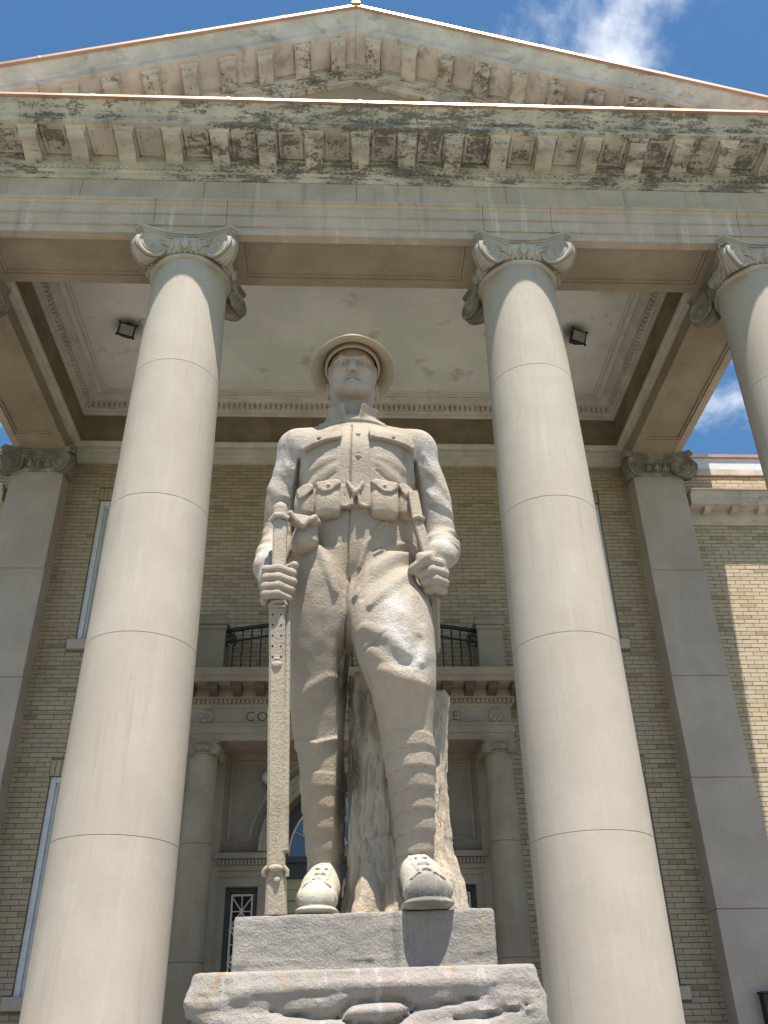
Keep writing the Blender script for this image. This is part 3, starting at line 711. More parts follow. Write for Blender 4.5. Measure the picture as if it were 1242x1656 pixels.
# inscription, one mesh per letter
txt = 'COUNTY COURT HOUSE'; xs = np.linspace(-1.275, 1.30, len(txt))
for ch, xc in zip(txt, xs):
    if ch == ' ': continue
    cu = bpy.data.curves.new('letter', 'FONT'); cu.body = ch; cu.size = .172; cu.extrude = .0015; cu.align_x = 'CENTER'; cu.offset = -.0015
    tmp = bpy.data.objects.new('tmp', cu); COL.objects.link(tmp); bpy.context.view_layer.update()
    me = bpy.data.meshes.new_from_object(tmp.evaluated_get(bpy.context.evaluated_depsgraph_get())); bpy.data.objects.remove(tmp)
    me.materials.clear(); me.materials.append(M['letter_dark'])
    o = bpy.data.objects.new('letter', me); COL.objects.link(o); o.parent = ent; o.location = (xc, 3.4535, 5.335); o.rotation_euler = (math.pi/2, 0, 0)
# balcony pedestals and railing
for sg in (-1, 1):
    cx = sg*1.86; m = MB().box(cx-.17, cx+.17, 3.62, 4.10, 6.02, 6.66); p_ = m.build('balcony_pedestal', 'entrance_stone', CH, bevel=.006)
    MB().box(cx-.20, cx+.20, 3.59, 4.12, 5.893, 6.018).build('pedestal_base', 'entrance_stone', p_, bevel=.006)
    m = MB(); m.box(cx-.185, cx+.185, 3.605, 4.11, 6.662, 6.72); m.box(cx-.21, cx+.21, 3.58, 4.12, 6.722, 6.79); m.box(cx-.19, cx+.19, 3.60, 4.11, 6.792, 6.85); m.build('pedestal_cap', 'entrance_stone', p_, bevel=.006)
def railz(x): return 6.66+.16*(1-(x/1.7)**2)
pts = [(x, 3.70, railz(x)) for x in np.linspace(-1.68, 1.68, 25)]
rl = MB(); rl.tube(pts, .03, 8); RA = rl.build('balcony_railing', 'iron', CH, True)
MB().tube([(x, 3.70, z-.16) for x, y, z in pts], .016, 8).build('rail', 'iron', RA, True)
MB().tube([(-1.68, 3.70, 5.96), (1.68, 3.70, 5.96)], .016, 8).build('rail', 'iron', RA, True)
for k in range(-13, 14):
    x = k*.122; MB().tube([(x, 3.70, 5.95), (x, 3.70, railz(x)-.01)], .009, 6).build('baluster', 'iron', RA, True)
for sg in (-1, 1):
    c_ = [(sg*1.62+sg*-.02*0+.075*math.cos(a)*sg, 3.70, 6.52+.09*math.sin(a)) for a in np.linspace(-1.2, 4.0, 18)]
    MB().tube(c_, .012, 6).build('scroll', 'iron', RA, True)
# stone face with the arch
def archpoly(r, n=28): return [(r*math.cos(math.pi*k/n), 3.87+r*math.sin(math.pi*k/n)) for k in range(n+1)]
AR = .95
m = MB()
ap = archpoly(AR)
top = 5.085; lft = 1.60
def strip(m, ya, yb):
    n = len(ap)
    tp = [(max(-lft, min(lft, x*1.9)), top) for x, z in ap]
    tp[0] = (lft, 3.87); tp[-1] = (-lft, 3.87)
    # outer border points: walk right side, top, left side
    ob = []
    for k in range(n):
        t = k/(n-1)
        if t < .25: ob.append((lft, 3.87+(top-3.87)*t/.25))
        elif t <= .75: ob.append((lft-2*lft*(t-.25)/.5, top))
        else: ob.append((-lft, top-(top-3.87)*(t-.75)/.25))
    V = [(x, ya, z) for x, z in ap]+[(x, ya, z) for x, z in ob]+[(x, yb, z) for x, z in ap]
    F = [(i, i+1, n+i+1, n+i) for i in range(n-1)]+[(i, 2*n+i, 2*n+i+1, i+1) for i in range(n-1)]
    m.add(V, F)
strip(m, 4.02, 4.40)
sur = m.build('entrance_surround', 'entrance_stone', CH)
for r0, r1, yy in ((.952, 1.02, 3.985), (1.02, 1.09, 3.97), (1.09, 1.14, 3.955)):
    m = MB(); n = 36
    for k in range(n):
        a, b = math.pi*k/n, math.pi*(k+1)/n
        m.add([(r*math.cos(t), y, 3.885+r*math.sin(t)) for t in (a, b) for r in (r0, r1) for y in (yy, 4.019)],
              [(0, 4, 6, 2), (1, 3, 7, 5), (0, 1, 5, 4), (2, 6, 7, 3)])
    m.build('archivolt', 'entrance_stone', sur)
for sg in (-1, 1):   # spandrel panels
    ol = [(sg*1.52, 4.03), (sg*1.255, 4.03)]+[(sg*1.265*math.cos(a), 3.87+1.265*math.sin(a)) for a in np.linspace(.17, 1.02, 12)]+[(sg*.60, 4.98), (sg*1.52, 4.98)]
    MB().tube([(x, 4.017, z) for x, z in ol], .017, 6, True).build('spandrel_panel', 'entrance_stone', sur)
    il = [(sg*(1.38+(abs(x)-1.38)*.9), 4.02, 4.5+(z-4.5)*.94) for x, z in ol]
    MB().tube(il, .008, 6, True).build('spandrel_bead', 'entrance_stone', sur)
    a, b = sorted((sg*.94, sg*1.66))
    im = MB(); im.box(a, b, 3.99, 4.30, 3.60, 3.668); im.box(a, b, 3.975, 4.30, 3.67, 3.72); im.box(a, b, 3.985, 4.30, 3.722, 3.80); im.box(a, b, 3.94, 4.30, 3.802, 3.868)
    I_ = im.build('impost', 'entrance_stone', sur)
    d = MB(); x = a+.03
    while x < b-.02: d.box(x-.014, x+.014, 3.958, 3.984, 3.735, 3.795); x += .044
    d.build('dentils', 'entrance_stone', I_)['kind'] = 'stuff'
    MB().box(a, b, 4.0, 4.30, 3.495, 3.598).build('lintel', 'entrance_stone', sur)
    for q0, q1 in ((.94, 1.115), (1.50, 1.66)):
        c, e = sorted((sg*q0, sg*q1)); MB().box(c, e, 4.0, 4.30, .9, 3.493).build('jamb', 'entrance_stone', sur)
    c, e = sorted((sg*1.116, sg*1.499))
    f = MB(); f.box(c, c+.05, 4.10, 4.16, .9, 3.49).box(e-.05, e, 4.10, 4.16, .9, 3.49).box(c+.05, e-.05, 4.10, 4.16, 3.44, 3.49); SDL = f.build('sidelight', 'dark_frame', sur)
    gz = [3.42, 3.06, 2.70, 2.34, 1.98, 1.62]
    gr = MB(); ca_, ea_ = c+.06, e-.06; xm = (c+e)/2
    gr.box(ca_, ca_+.022, 4.14, 4.16, .95, 3.43).box(ea_-.022, ea_, 4.14, 4.16, .95, 3.43)
    for z_ in gz: gr.box(ca_+.022, ea_-.022, 4.14, 4.16, z_-.012, z_+.012)
    for za, zb in zip(gz[1:], gz[:-1]):
        zc = (za+zb)/2
        gr.tube([(ca_, 4.15, za), (ea_, 4.15, zb)], .009, 4).tube([(ca_, 4.151, zb), (ea_, 4.151, za)], .009, 4).tube([(xm, 4.15, za), (xm, 4.15, zb)], .008, 4).tube([(ca_, 4.15, zc), (ea_, 4.15, zc)], .008, 4)
    gr.build('sidelight_grille', 'ceiling_trim', SDL)
    MB().box(c+.04, e-.04, 4.17, 4.18, .9, 3.45).build('pane', 'window_glass', SDL)
# fanlight, transom and door head
fl_ = MB()
for k in range(36):
    a, b = math.pi*k/36, math.pi*(k+1)/36
    fl_.add([(r*math.cos(t), y, 3.88+r*math.sin(t)) for t in (a, b) for r in (.80, .95) for y in (4.28, 4.36)], [(0, 4, 6, 2), (1, 3, 7, 5), (0, 1, 5, 4), (2, 6, 7, 3)])
FAN = fl_.build('fanlight', 'dark_frame', sur)
n = 40
MB().add([(0, 4.335, 3.88)]+[(.81*math.cos(math.pi*k/n), 4.335, 3.88+.81*math.sin(math.pi*k/n)) for k in range(n+1)], [(0, k+2, k+1) for k in range(n)]).build('pane', 'fan_glass', FAN)
g_ = MB(); g_.tube([(.785*math.cos(a), 4.315, 3.885+.785*math.sin(a)) for a in np.linspace(0, math.pi, 40)], .018, 6)
for a in np.linspace(0, math.pi, 9)[1:-1]: g_.tube([(.16*math.cos(a), 4.315, 3.885+.16*math.sin(a)), (.78*math.cos(a), 4.315, 3.885+.78*math.sin(a))], .011, 6)
for rr_ in (.17,): g_.tube([(rr_*math.cos(a), 4.315, 3.885+rr_*math.sin(a)) for a in np.linspace(0, math.pi, 20)], .011, 6)
g_.tube([(-.79, 4.315, 3.875), (.79, 4.315, 3.875)], .018, 6)
for a in np.linspace(.12, math.pi-.12, 15): g_.tube([(.03*math.cos(a), 4.31, 3.89+.03*math.sin(a)), (.15*math.cos(a), 4.31, 3.89+.15*math.sin(a))], .006, 4)
g_.build('muntins', 'ceiling_trim', FAN, True)
tr = MB(); tr.box(-.94, .94, 4.22, 4.36, 3.80, 3.87).box(-.94, .94, 4.26, 4.36, 3.72, 3.798).box(-.94, .94, 4.24, 4.36, 3.62, 3.718); tr.build('transom', 'dark_frame', sur)
dr = MB(); dr.box(-.94, .94, 4.28, 4.36, 3.50, 3.618).box(-.94, .94, 4.30, 4.36, 3.38, 3.498).box(-.94, .94, 4.36, 4.40, .9, 3.378); dr.build('door_head', 'olive_door', sur)
for sg in (-1, 1):
    lf = MB(); c, e = sorted((sg*.006, sg*.938))
    for x_, y_, z0_, z1_ in ((c, c+.12, .9, 3.376), (e-.12, e, .9, 3.376)): lf.box(x_, y_, 4.325, 4.358, z0_, z1_)
    for z0_, z1_ in ((.9, 1.16), (1.86, 2.0), (3.24, 3.376)): lf.box(c+.12, e-.12, 4.325, 4.358, z0_, z1_)
    lf.build('door_leaf', 'olive_door', sur, bevel=.004)
    MB().tube([(sg*.07, 4.30, 1.85), (sg*.07, 4.285, 1.9), (sg*.07, 4.285, 2.05), (sg*.07, 4.30, 2.1)], .011, 8).build('door_handle', 'lamp_metal', sur, True)

# ---- floodlights under the portico ceiling
for sg, lab in ((-1, 'black floodlight beside a round junction cover on the portico ceiling'), (1, 'black floodlight hung alone from the stained portico ceiling')):
    root = empty('floodlight', (sg*3.28, 2.34, 10.9)); tag(root, lab, 'floodlight', 'floodlights under the portico ceiling')
    MB().lathe([(.055, 0-.001), (.055, -.03), (.02, -.035), (.02, -.09)], 16).build('bracket', 'lamp_metal', root, True, 40)
    h = MB()
    T = Matrix.Rotation(R(16), 4, 'Z') @ Matrix.Rotation(R(20), 4, 'X') @ Matrix.Rotation(R(6), 4, 'Y')
    def tr_(p): q = T @ Vector(p); return (q.x, q.y-.02, q.z-.16)
    v = [tr_(p) for p in ((-.12, -.10, -.10), (.12, -.10, -.10), (.12, -.10, .10), (-.12, -.10, .10), (-.055, .09, -.05), (.055, .09, -.05), (.055, .09, .05), (-.055, .09, .05))]
    h.add(v, [(0, 1, 2, 3), (7, 6, 5, 4), (0, 4, 5, 1), (1, 5, 6, 2), (2, 6, 7, 3), (3, 7, 4, 0)])
    for p in ((-.12, -.10), (.12, -.10), (.12, .10), (-.12, .10)):
        h.ell(tr_((p[0], -.10, p[1])), (.02, .02, .02), 8, 6)
    h.build('housing', 'lamp_metal', root)
    MB().add([tr_(p) for p in ((-.095, -.104, -.075), (.095, -.104, -.075), (.095, -.104, .075), (-.095, -.104, .075), (-.095, -.10, -.075), (.095, -.10, -.075), (.095, -.10, .075), (-.095, -.10, .075))],
             [(0, 1, 2, 3), (7, 6, 5, 4), (0, 4, 5, 1), (1, 5, 6, 2), (2, 6, 7, 3), (3, 7, 4, 0)]).build('lens', 'lamp_glass', root)
WL = empty('wall_lamp', (-1.06, 4.02, 4.66)); tag(WL, 'small frosted globe lamp on a bracket beside the entrance arch', 'lamp')
MB().lathe([(.001, -.02), (.045, -.02), (.045, -.005), (.02, 0), (.001, 0)], 18).build('back_plate', 'lamp_metal', WL, True, 40).rotation_euler = (math.pi/2, 0, 0)
MB().tube([(0, -.01, 0), (0, -.10, .0), (0, -.12, .03)], .012, 8).build('bracket', 'lamp_metal', WL, True)
MB().ell((0, -.12, .10), (.075, .075, .085), 20, 12).build('globe', 'lamp_glass', WL, True)
jc = MB().lathe([(.10, -.001), (.10, -.03), (.07, -.06), (.03, -.075), (.001, -.078)], 24).build('junction_cover', 'ceiling_trim', None, True, 40); jc.location = (-3.0, 2.28, 10.9)
tag(jc, 'cream round junction cover on the ceiling next to a floodlight', 'junction cover')
bx_ = MB().box(4.60, 4.92, 3.72, 3.848, 1.75, 2.26); bx_.box(4.58, 4.94, 3.70, 3.845, 2.261, 2.285)
bo = bx_.build('notice_box', 'iron', None, bevel=.006); tag(bo, 'black metal box fixed low on the front of a stone pilaster', 'box')

# ================================================================ the soldier statue
# signed-distance sculpting on a numpy grid, then surface nets
class Field:
    def __init__(s, lo, hi, h):
        s.lo = np.array(lo, float); s.h = h; s.n = np.ceil((np.array(hi)-s.lo)/h).astype(int)+1
        s.a = np.full(tuple(s.n), .3, np.float32)
    def grid(s, lo=None, hi=None):
        a = [0, 0, 0]; b = list(s.n)
        if lo is not None:
            a = [int(max(0, math.floor((lo[i]-s.lo[i])/s.h))) for i in range(3)]; b = [int(min(s.n[i], math.ceil((hi[i]-s.lo[i])/s.h)+1)) for i in range(3)]
        g = [(s.lo[i]+s.h*np.arange(a[i], max(b[i], a[i]))).astype(np.float32) for i in range(3)]
        return tuple(slice(a[i], max(b[i], a[i])) for i in range(3)), g[0][:, None, None], g[1][None, :, None], g[2][None, None, :]
    def op(s, fn, lo, hi, k=.0, mode='u'):
        m = k+3*s.h; sl, X, Y, Z = s.grid([lo[i]-m for i in range(3)], [hi[i]+m for i in range(3)])
        A = s.a[sl]
        if A.size == 0: return s
        D = fn(X, Y, Z)
        if mode == 's': A_, B_ = -A, D
        else: A_, B_ = A, D
        if k > 0:
            q = np.maximum(k-np.abs(A_-B_), 0)/k; r = np.minimum(A_, B_)-q*q*k*.25
        else: r = np.minimum(A_, B_)
        s.a[sl] = -r if mode == 's' else r
        return s
    def cone(s, a, b, ra, rb, k=.015, flat=None, mode='u'):
        a = np.array(a, float); b = np.array(b, float); ab = b-a; L2 = float(ab@ab)
        def fn(X, Y, Z):
            px, py, pz = X-a[0], Y-a[1], Z-a[2]
            t = np.clip((px*ab[0]+py*ab[1]+pz*ab[2])/L2, 0, 1)
            dx, dy, dz = px-t*ab[0], py-t*ab[1], pz-t*ab[2]
            q = dx*dx+dy*dy+dz*dz
            if flat is not None:
                n, f = flat; n = np.array(n, float); n /= np.linalg.norm(n); c = dx*n[0]+dy*n[1]+dz*n[2]; q = q+c*c*(1/f**2-1)
            return ((np.sqrt(q)-(ra+t*(rb-ra)))*(flat[1]**.5 if flat is not None else 1)).astype(np.float32)
        m = max(ra, rb); return s.op(fn, np.minimum(a, b)-m, np.maximum(a, b)+m, k, mode)
    def chain(s, pts, rs, k=.012, **kw):
        for i in range(len(pts)-1): s.cone(pts[i], pts[i+1], rs[i], rs[i+1], k, **kw)
        return s
    def limb(s, pts, rs, k=.03, n=7):
        # smooth tapering limb: spline through the joints, one union with what is there
        P = np.array(pts, float); m = len(P); Q = []; Rr = []
        for i in range(m-1):
            p0, p1, p2, p3 = P[max(i-1, 0)], P[i], P[i+1], P[min(i+2, m-1)]
            for j in range(n):
                t = j/n; Q.append(.5*(2*p1+(p2-p0)*t+(2*p0-5*p1+4*p2-p3)*t*t+(3*p1-p0-3*p2+p3)*t**3)); u = t*t*(3-2*t); Rr.append(rs[i]*(1-u)+rs[i+1]*u)
        Q.append(P[-1]); Rr.append(rs[-1])
        def fn(X, Y, Z):
            best = None
            for i in range(len(Q)-1):
                a, b = Q[i], Q[i+1]; ab = b-a; L2 = float(ab@ab); px, py, pz = X-a[0], Y-a[1], Z-a[2]
                t = np.clip((px*ab[0]+py*ab[1]+pz*ab[2])/L2, 0, 1)
                d = np.sqrt((px-t*ab[0])**2+(py-t*ab[1])**2+(pz-t*ab[2])**2)-(Rr[i]+t*(Rr[i+1]-Rr[i]))
                best = d if best is None else np.minimum(best, d)
            return best.astype(np.float32)
        A = np.array(Q); mr = max(Rr); return s.op(fn, A.min(0)-mr, A.max(0)+mr, k)
    def ell(s, c, r, k=.015, mode='u', rot=None):
        c = np.array(c, float); r = np.array(r, float); Q = np.eye(3) if rot is None else np.array(rot)
        def fn(X, Y, Z):
            p = (X-c[0], Y-c[1], Z-c[2]); q = [Q[0][i]*p[0]+Q[1][i]*p[1]+Q[2][i]*p[2] for i in range(3)]
            k0 = np.sqrt(sum((q[i]/r[i])**2 for i in range(3))); k1 = np.sqrt(sum((q[i]/r[i]**2)**2 for i in range(3)))+1e-6
            return (k0*(k0-1)/k1).astype(np.float32)
        m = r.max(); return s.op(fn, c-m, c+m, k, mode)
    def box(s, c, hf, rd=.008, k=.006, rot=None, mode='u'):
        c = np.array(c, float); hf = np.array(hf, float); Q = np.eye(3) if rot is None else np.array(rot)
        def fn(X, Y, Z):
            p = (X-c[0], Y-c[1], Z-c[2]); q = [np.abs(Q[0][i]*p[0]+Q[1][i]*p[1]+Q[2][i]*p[2])-(hf[i]-rd) for i in range(3)]
            o = np.sqrt(sum(np.maximum(e, 0)**2 for e in q)); return (o+np.minimum(np.maximum(np.maximum(q[0], q[1]), q[2]), 0)-rd).astype(np.float32)
        m = np.linalg.norm(hf); return s.op(fn, c-m, c+m, k, mode)
    def loft(s, kn, k=.02, p=2.0, sig=.018, mode='u'):
        kn = sorted(kn); zs = np.array([q[0] for q in kn]); z0, z1 = zs[0], zs[-1]
        zz = np.arange(z0-.1, z1+.1, .004); w = np.exp(-.5*(np.arange(-20, 21)*.004/sig)**2); w /= w.sum()
        tb = [np.convolve(np.pad(np.interp(zz, zs, [q[i] for q in kn]), 20, 'edge'), w, 'valid') for i in range(1, 5)]
        def fn(X, Y, Z):
            cx, cy, rx, ry = [np.interp(Z, zz, t).astype(np.float32) for t in tb]
            e = (np.abs((X-cx)/rx)**p+np.abs((Y-cy)/ry)**p)**(1/p)
            return np.maximum((e-1)*np.minimum(rx, ry), np.maximum(Z-z1, z0-Z)).astype(np.float32)
        rx = max(q[3] for q in kn); ry = max(q[4] for q in kn)
        lo = (min(q[1] for q in kn)-rx, min(q[2] for q in kn)-ry, z0); hi = (max(q[1] for q in kn)+rx, max(q[2] for q in kn)+ry, z1)
        return s.op(fn, lo, hi, k, mode)
    def relief(s, pts, w, amt, y=(-9, 0), plane='xz', soft=1.):
        """push the surface out (amt>0) or in along a polyline drawn on the front (x,z)"""
        P = np.array(pts, float); ws = w if isinstance(w, (list, tuple)) else [w]*len(P); m = max(ws)*1.2
        lo = [P[:, 0].min()-m, y[0], P[:, 1].min()-m]; hi = [P[:, 0].max()+m, y[1], P[:, 1].max()+m]
        sl, X, Y, Z = s.grid(lo, hi); x = X[:, :, 0]; z = Z[0]
        D = np.full((x.shape[0], z.shape[1]), 9., np.float32)
        for i in range(len(P)-1):
            a, b = P[i], P[i+1]; ab = b-a; t = np.clip(((x-a[0])*ab[0]+(z-a[1])*ab[1])/max(ab@ab, 1e-9), 0, 1)
            D = np.minimum(D, np.hypot(x-a[0]-t*ab[0], z-a[1]-t*ab[1])/(ws[i]+t*(ws[i+1]-ws[i])))
        g = np.clip(1-D, 0, 1); g = g*g*(3-2*g) if soft else np.clip((1-D)*4, 0, 1)
        s.a[sl] -= (amt*g)[:, None, :].astype(np.float32); return s
    def plate(s, poly, t, y=(-9, 0), edge=.004, base=None):
        """raise the surface by t inside a polygon drawn on the front (x,z)"""
        P = np.array(poly, float)
        sl, X, Y, Z = s.grid([P[:, 0].min()-.03, y[0], P[:, 1].min()-.03], [P[:, 0].max()+.03, y[1], P[:, 1].max()+.03])
        x = X[:, :, 0]+0*Z[0]; z = Z[0]+0*x; ins = np.zeros(x.shape, bool); D = np.full(x.shape, 9.)
        for i in range(len(P)):
            a, b = P[i], P[(i+1) % len(P)]; ab = b-a; tt = np.clip(((x-a[0])*ab[0]+(z-a[1])*ab[1])/max(ab@ab, 1e-9), 0, 1)
            D = np.minimum(D, np.hypot(x-a[0]-tt*ab[0], z-a[1]-tt*ab[1]))
            c = ((a[1] > z) != (b[1] > z)) & (x < (b[0]-a[0])*(z-a[1])/(b[1]-a[1]+1e-12)+a[0]); ins ^= c
        D = np.where(ins, -D, D).astype(np.float32)[:, None, :]
        A = s.a[sl]; B = np.maximum((base.a[sl] if base is not None else A)-t, D); kk = edge
        q = np.maximum(kk-np.abs(A-B), 0)/kk; s.a[sl] = np.minimum(A, B)-q*q*kk*.25; return s
    def disp(s, fn, lo, hi):
        sl, X, Y, Z = s.grid(lo, hi); s.a[sl] -= fn(X, Y, Z).astype(np.float32); return s
    def mesh(s, name, mat, parent, loc=(0, 0, 0)):
        a = s.a; a[0] = a[-1] = .3; a[:, 0] = a[:, -1] = .3; a[:, :, 0] = a[:, :, -1] = .3
        ins = a < 0; n = np.array(a.shape)-1
        cnt = np.zeros(tuple(n), np.int8)
        cs = [(i, j, k) for i in (0, 1) for j in (0, 1) for k in (0, 1)]
        for i, j, k in cs: cnt += ins[i:n[0]+i, j:n[1]+j, k:n[2]+k]
        act = np.argwhere((cnt > 0) & (cnt < 8)); idx = np.full(tuple(n), -1, np.int32); idx[tuple(act.T)] = np.arange(len(act))
        val = {c: a[act[:, 0]+c[0], act[:, 1]+c[1], act[:, 2]+c[2]] for c in cs}
        sm = np.zeros((len(act), 3)); w = np.zeros(len(act))
        for c in cs:
            for ax in range(3):
                if c[ax]: continue
                d = list(c); d[ax] = 1; d = tuple(d); v0, v1 = val[c], val[d]; x = (v0 < 0) != (v1 < 0)
                t = np.where(x, v0/np.where(x, v0-v1, 1), 0); p = np.array(c, float)[None]+np.zeros((len(act), 3)); p[:, ax] += t
                sm += p*x[:, None]; w += x
        V = (act+sm/w[:, None])*s.h+s.lo
        Fq = []
        for ax in range(3):
            b, c = [(1, 2), (2, 0), (0, 1)][ax]
            sh = [slice(None)]*3; s0 = list(sh); s1 = list(sh); s0[ax] = slice(0, -1); s1[ax] = slice(1, None)
            i0, i1 = ins[tuple(s0)], ins[tuple(s1)]; e = np.argwhere(i0 != i1); fl = i0[tuple(e.T)]
            ok = (e[:, b] > 0) & (e[:, c] > 0) & (e[:, b] < n[b]) & (e[:, c] < n[c]); e = e[ok]; fl = fl[ok]
            q = []
            for db, dc in ((1, 1), (0, 1), (0, 0), (1, 0)):
                g = e.copy(); g[:, b] -= db; g[:, c] -= dc; q.append(idx[tuple(g.T)])
            q = np.stack(q, 1); q[~fl] = q[~fl][:, ::-1]; Fq.append(q)
        Fq = np.concatenate(Fq)
        me = bpy.data.meshes.new(name); me.vertices.add(len(V)); me.vertices.foreach_set('co', V.astype(np.float32).ravel())
        me.loops.add(len(Fq)*4); me.loops.foreach_set('vertex_index', Fq.astype(np.int32).ravel())
        me.polygons.add(len(Fq)); me.polygons.foreach_set('loop_start', np.arange(0, len(Fq)*4, 4, dtype=np.int32))
        me.polygons.foreach_set('use_smooth', np.ones(len(Fq), bool)); me.update(calc_edges=True); me.validate()
        me.materials.append(M[mat]); o = bpy.data.objects.new(name, me); COL.objects.link(o); o.parent = parent; o.location = loc; return o

def vnoise(X, Y, Z, sc, seed=0):
    rs = np.random.RandomState(seed); T = rs.rand(32, 32, 32).astype(np.float32)
    x, y, z = np.broadcast_arrays(X*sc+100, Y*sc+100, Z*sc+100)
    xi, yi, zi = np.floor(x).astype(int), np.floor(y).astype(int), np.floor(z).astype(int)
    fx, fy, fz = [u*u*(3-2*u) for u in (x-xi, y-yi, z-zi)]
    r = 0
    for i in (0, 1):
        for j in (0, 1):
            for k in (0, 1):
                r = r+T[(xi+i) % 32, (yi+j) % 32, (zi+k) % 32]*(fx if i else 1-fx)*(fy if j else 1-fy)*(fz if k else 1-fz)
    return r-.5

# ---- statue stone
def statue_stone(name, base, lite, dark, white=(), stains=(), bump=.6, fine=120):
    t = NT(name)
    c = t.mix(t.rng(t.noise(5, 7, .62), .32, .7), tuple(x*.82 for x in base), base)
    c = t.mix(t.mth('MULTIPLY', t.rng(t.noise(2.2, 5, .6, loc=(3, 1, 2)), .48, .66), .55), c, lite)
    n = t.noise(15, 6, .65, loc=(2, 4, 6))
    for (cc, rr, st) in white:
        k = t.mth('MULTIPLY', t.blob(cc, rr, .95), t.rng(n, .3, .6)); c = t.mix(t.mth('MULTIPLY', k, st), c, (.56, .545, .53))
    ns = t.noise(22, 6, .7, (1, 1, .3), (1, 8, 3))
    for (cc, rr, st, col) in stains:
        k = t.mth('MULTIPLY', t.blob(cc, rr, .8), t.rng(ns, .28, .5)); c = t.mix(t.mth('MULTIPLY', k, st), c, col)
    dr = t.rng(t.noise(7, 8, .72, (1.6, 1.6, .35), (6, 1, 2)), .54, .72); c = t.mix(t.mth('MULTIPLY', dr, .5), c, tuple(x*.55 for x in dark))
    ok_ = t.rng(t.noise(3.2, 6, .65, (1, 1, .8), (1, 5, 8)), .55, .70); c = t.mix(t.mth('MULTIPLY', ok_, .42), c, (.44, .31, .17))
    g = t.rng(t.noise(170, 3, .7), .38, .62); c = t.mix(t.mth('MULTIPLY', g, .2), c, dark)
    pt = t.rng(t.wear(), .43, .5, .8, 0.); c = t.mix(pt, c, tuple(x*.75 for x in dark))  # concave spots mixed to a darker tone by pointiness
    t.col(c); t.set(Roughness=.92); t.b.inputs['Specular IOR Level'].default_value = .15
    h = t.mth('ADD', t.mth('MULTIPLY', t.noise(fine, 4, .75), 1.), t.mth('MULTIPLY', t.noise(fine*.45, 4, .65), .8)); t.bump(h, bump, .010); M[name] = t.m
SX, SY, SZ = -.06, -4.78, 1.95
def W(x, y, z): return (x+SX, y+SY, z+SZ)
BLK = (.03, .028, .024)
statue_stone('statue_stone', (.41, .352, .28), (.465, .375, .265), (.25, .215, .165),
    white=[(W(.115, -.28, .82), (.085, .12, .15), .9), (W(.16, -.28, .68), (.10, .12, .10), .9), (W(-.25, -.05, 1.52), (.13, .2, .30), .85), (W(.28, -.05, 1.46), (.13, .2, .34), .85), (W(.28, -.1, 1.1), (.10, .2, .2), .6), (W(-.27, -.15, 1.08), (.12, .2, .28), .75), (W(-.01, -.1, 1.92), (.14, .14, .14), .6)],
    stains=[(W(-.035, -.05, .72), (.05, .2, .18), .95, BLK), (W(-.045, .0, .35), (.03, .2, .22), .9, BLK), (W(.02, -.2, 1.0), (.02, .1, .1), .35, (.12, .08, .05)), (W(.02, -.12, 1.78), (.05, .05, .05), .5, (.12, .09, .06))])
statue_stone('stump_stone', (.47, .395, .305), (.53, .43, .31), (.30, .25, .19), stains=[(W(-.005, -.05, .42), (.035, .2, .18), .95, BLK), (W(.02, -.05, .60), (.02, .2, .14), .7, BLK)])
statue_stone('helmet_stone', (.37, .335, .25), (.46, .40, .27), (.25, .22, .15), white=[(W(-.01, -.05, 2.17), (.16, .16, .08), .9)], bump=.2)
statue_stone('boot_stone', (.50, .46, .38), (.55, .48, .37), (.30, .27, .22), bump=.4)
statue_stone('toe_stone', (.50, .46, .38), (.55, .48, .37), (.30, .27, .22), stains=[(W(.184, -.31, .05), (.12, .12, .12), 1.0, (.15, .14, .135)), (W(.184, -.31, .05), (.11, .11, .11), .8, (.13, .12, .118))], bump=.4)
statue_stone('plinth_stone', (.335, .31, .28), (.375, .345, .305), (.155, .142, .125), bump=.8, fine=150)
def pedestal_stone():
    t = NT('pedestal_stone')
    c = t.mix(t.rng(t.noise(3, 7, .65), .32, .7), (.25, .225, .195), (.335, .305, .27))
    w = t.rng(t.noise(9, 6, .65, (2.2, 1, .25), (3, 2, 1)), .54, .66); c = t.mix(t.mth('MULTIPLY', w, .45), c, (.52, .51, .50))
    o = t.rng(t.noise(4.5, 5, .6, (1.8, 1, .7), (5, 2, 9)), .58, .68); c = t.mix(t.mth('MULTIPLY', o, .85), c, (.34, .19, .045))
    p = t.rng(t.noise(3.5, 5, .6, (1, 1, 2), (1, 9, 4)), .52, .68); c = t.mix(t.mth('MULTIPLY', p, .35), c, (.37, .31, .30))
    t.col(c); t.set(Roughness=.92); t.bump(t.mth('ADD', t.noise(60, 5, .75), t.noise(18, 5, .65)), .8, .010); M['pedestal_stone'] = t.m
pedestal_stone()
flat('hole_dark', (.03, .028, .025), .95)

ST = empty('soldier_statue', (SX, SY, SZ)); tag(ST, 'carved stone statue of a helmeted soldier resting a rifle against a tree stump', 'statue')

# ---- figure: one continuous body
H = .0040
F = Field((-.41, -.36, .06), (.43, .24, 2.16), H)
F.loft([(1.0, .005, .01, .185, .12), (1.06, .008, .0, .20, .14), (1.14, .01, -.005, .205, .155), (1.22, .008, -.01, .205, .158), (1.30, .005, -.012, .198, .155), (1.38, .004, -.015, .193, .152), (1.46, .005, -.018, .20, .156),
        (1.53, .006, -.015, .212, .157), (1.59, .008, -.005, .218, .145), (1.64, .006, .005, .20, .12), (1.68, .0, .01, .14, .10), (1.72, -.006, .005, .095, .088)], p=2.25)
F.loft([(1.66, -.01, .005, .088, .088), (1.74, -.012, .008, .083, .080), (1.80, -.012, .010, .081, .077), (1.88, -.012, .010, .080, .076)], k=.03)
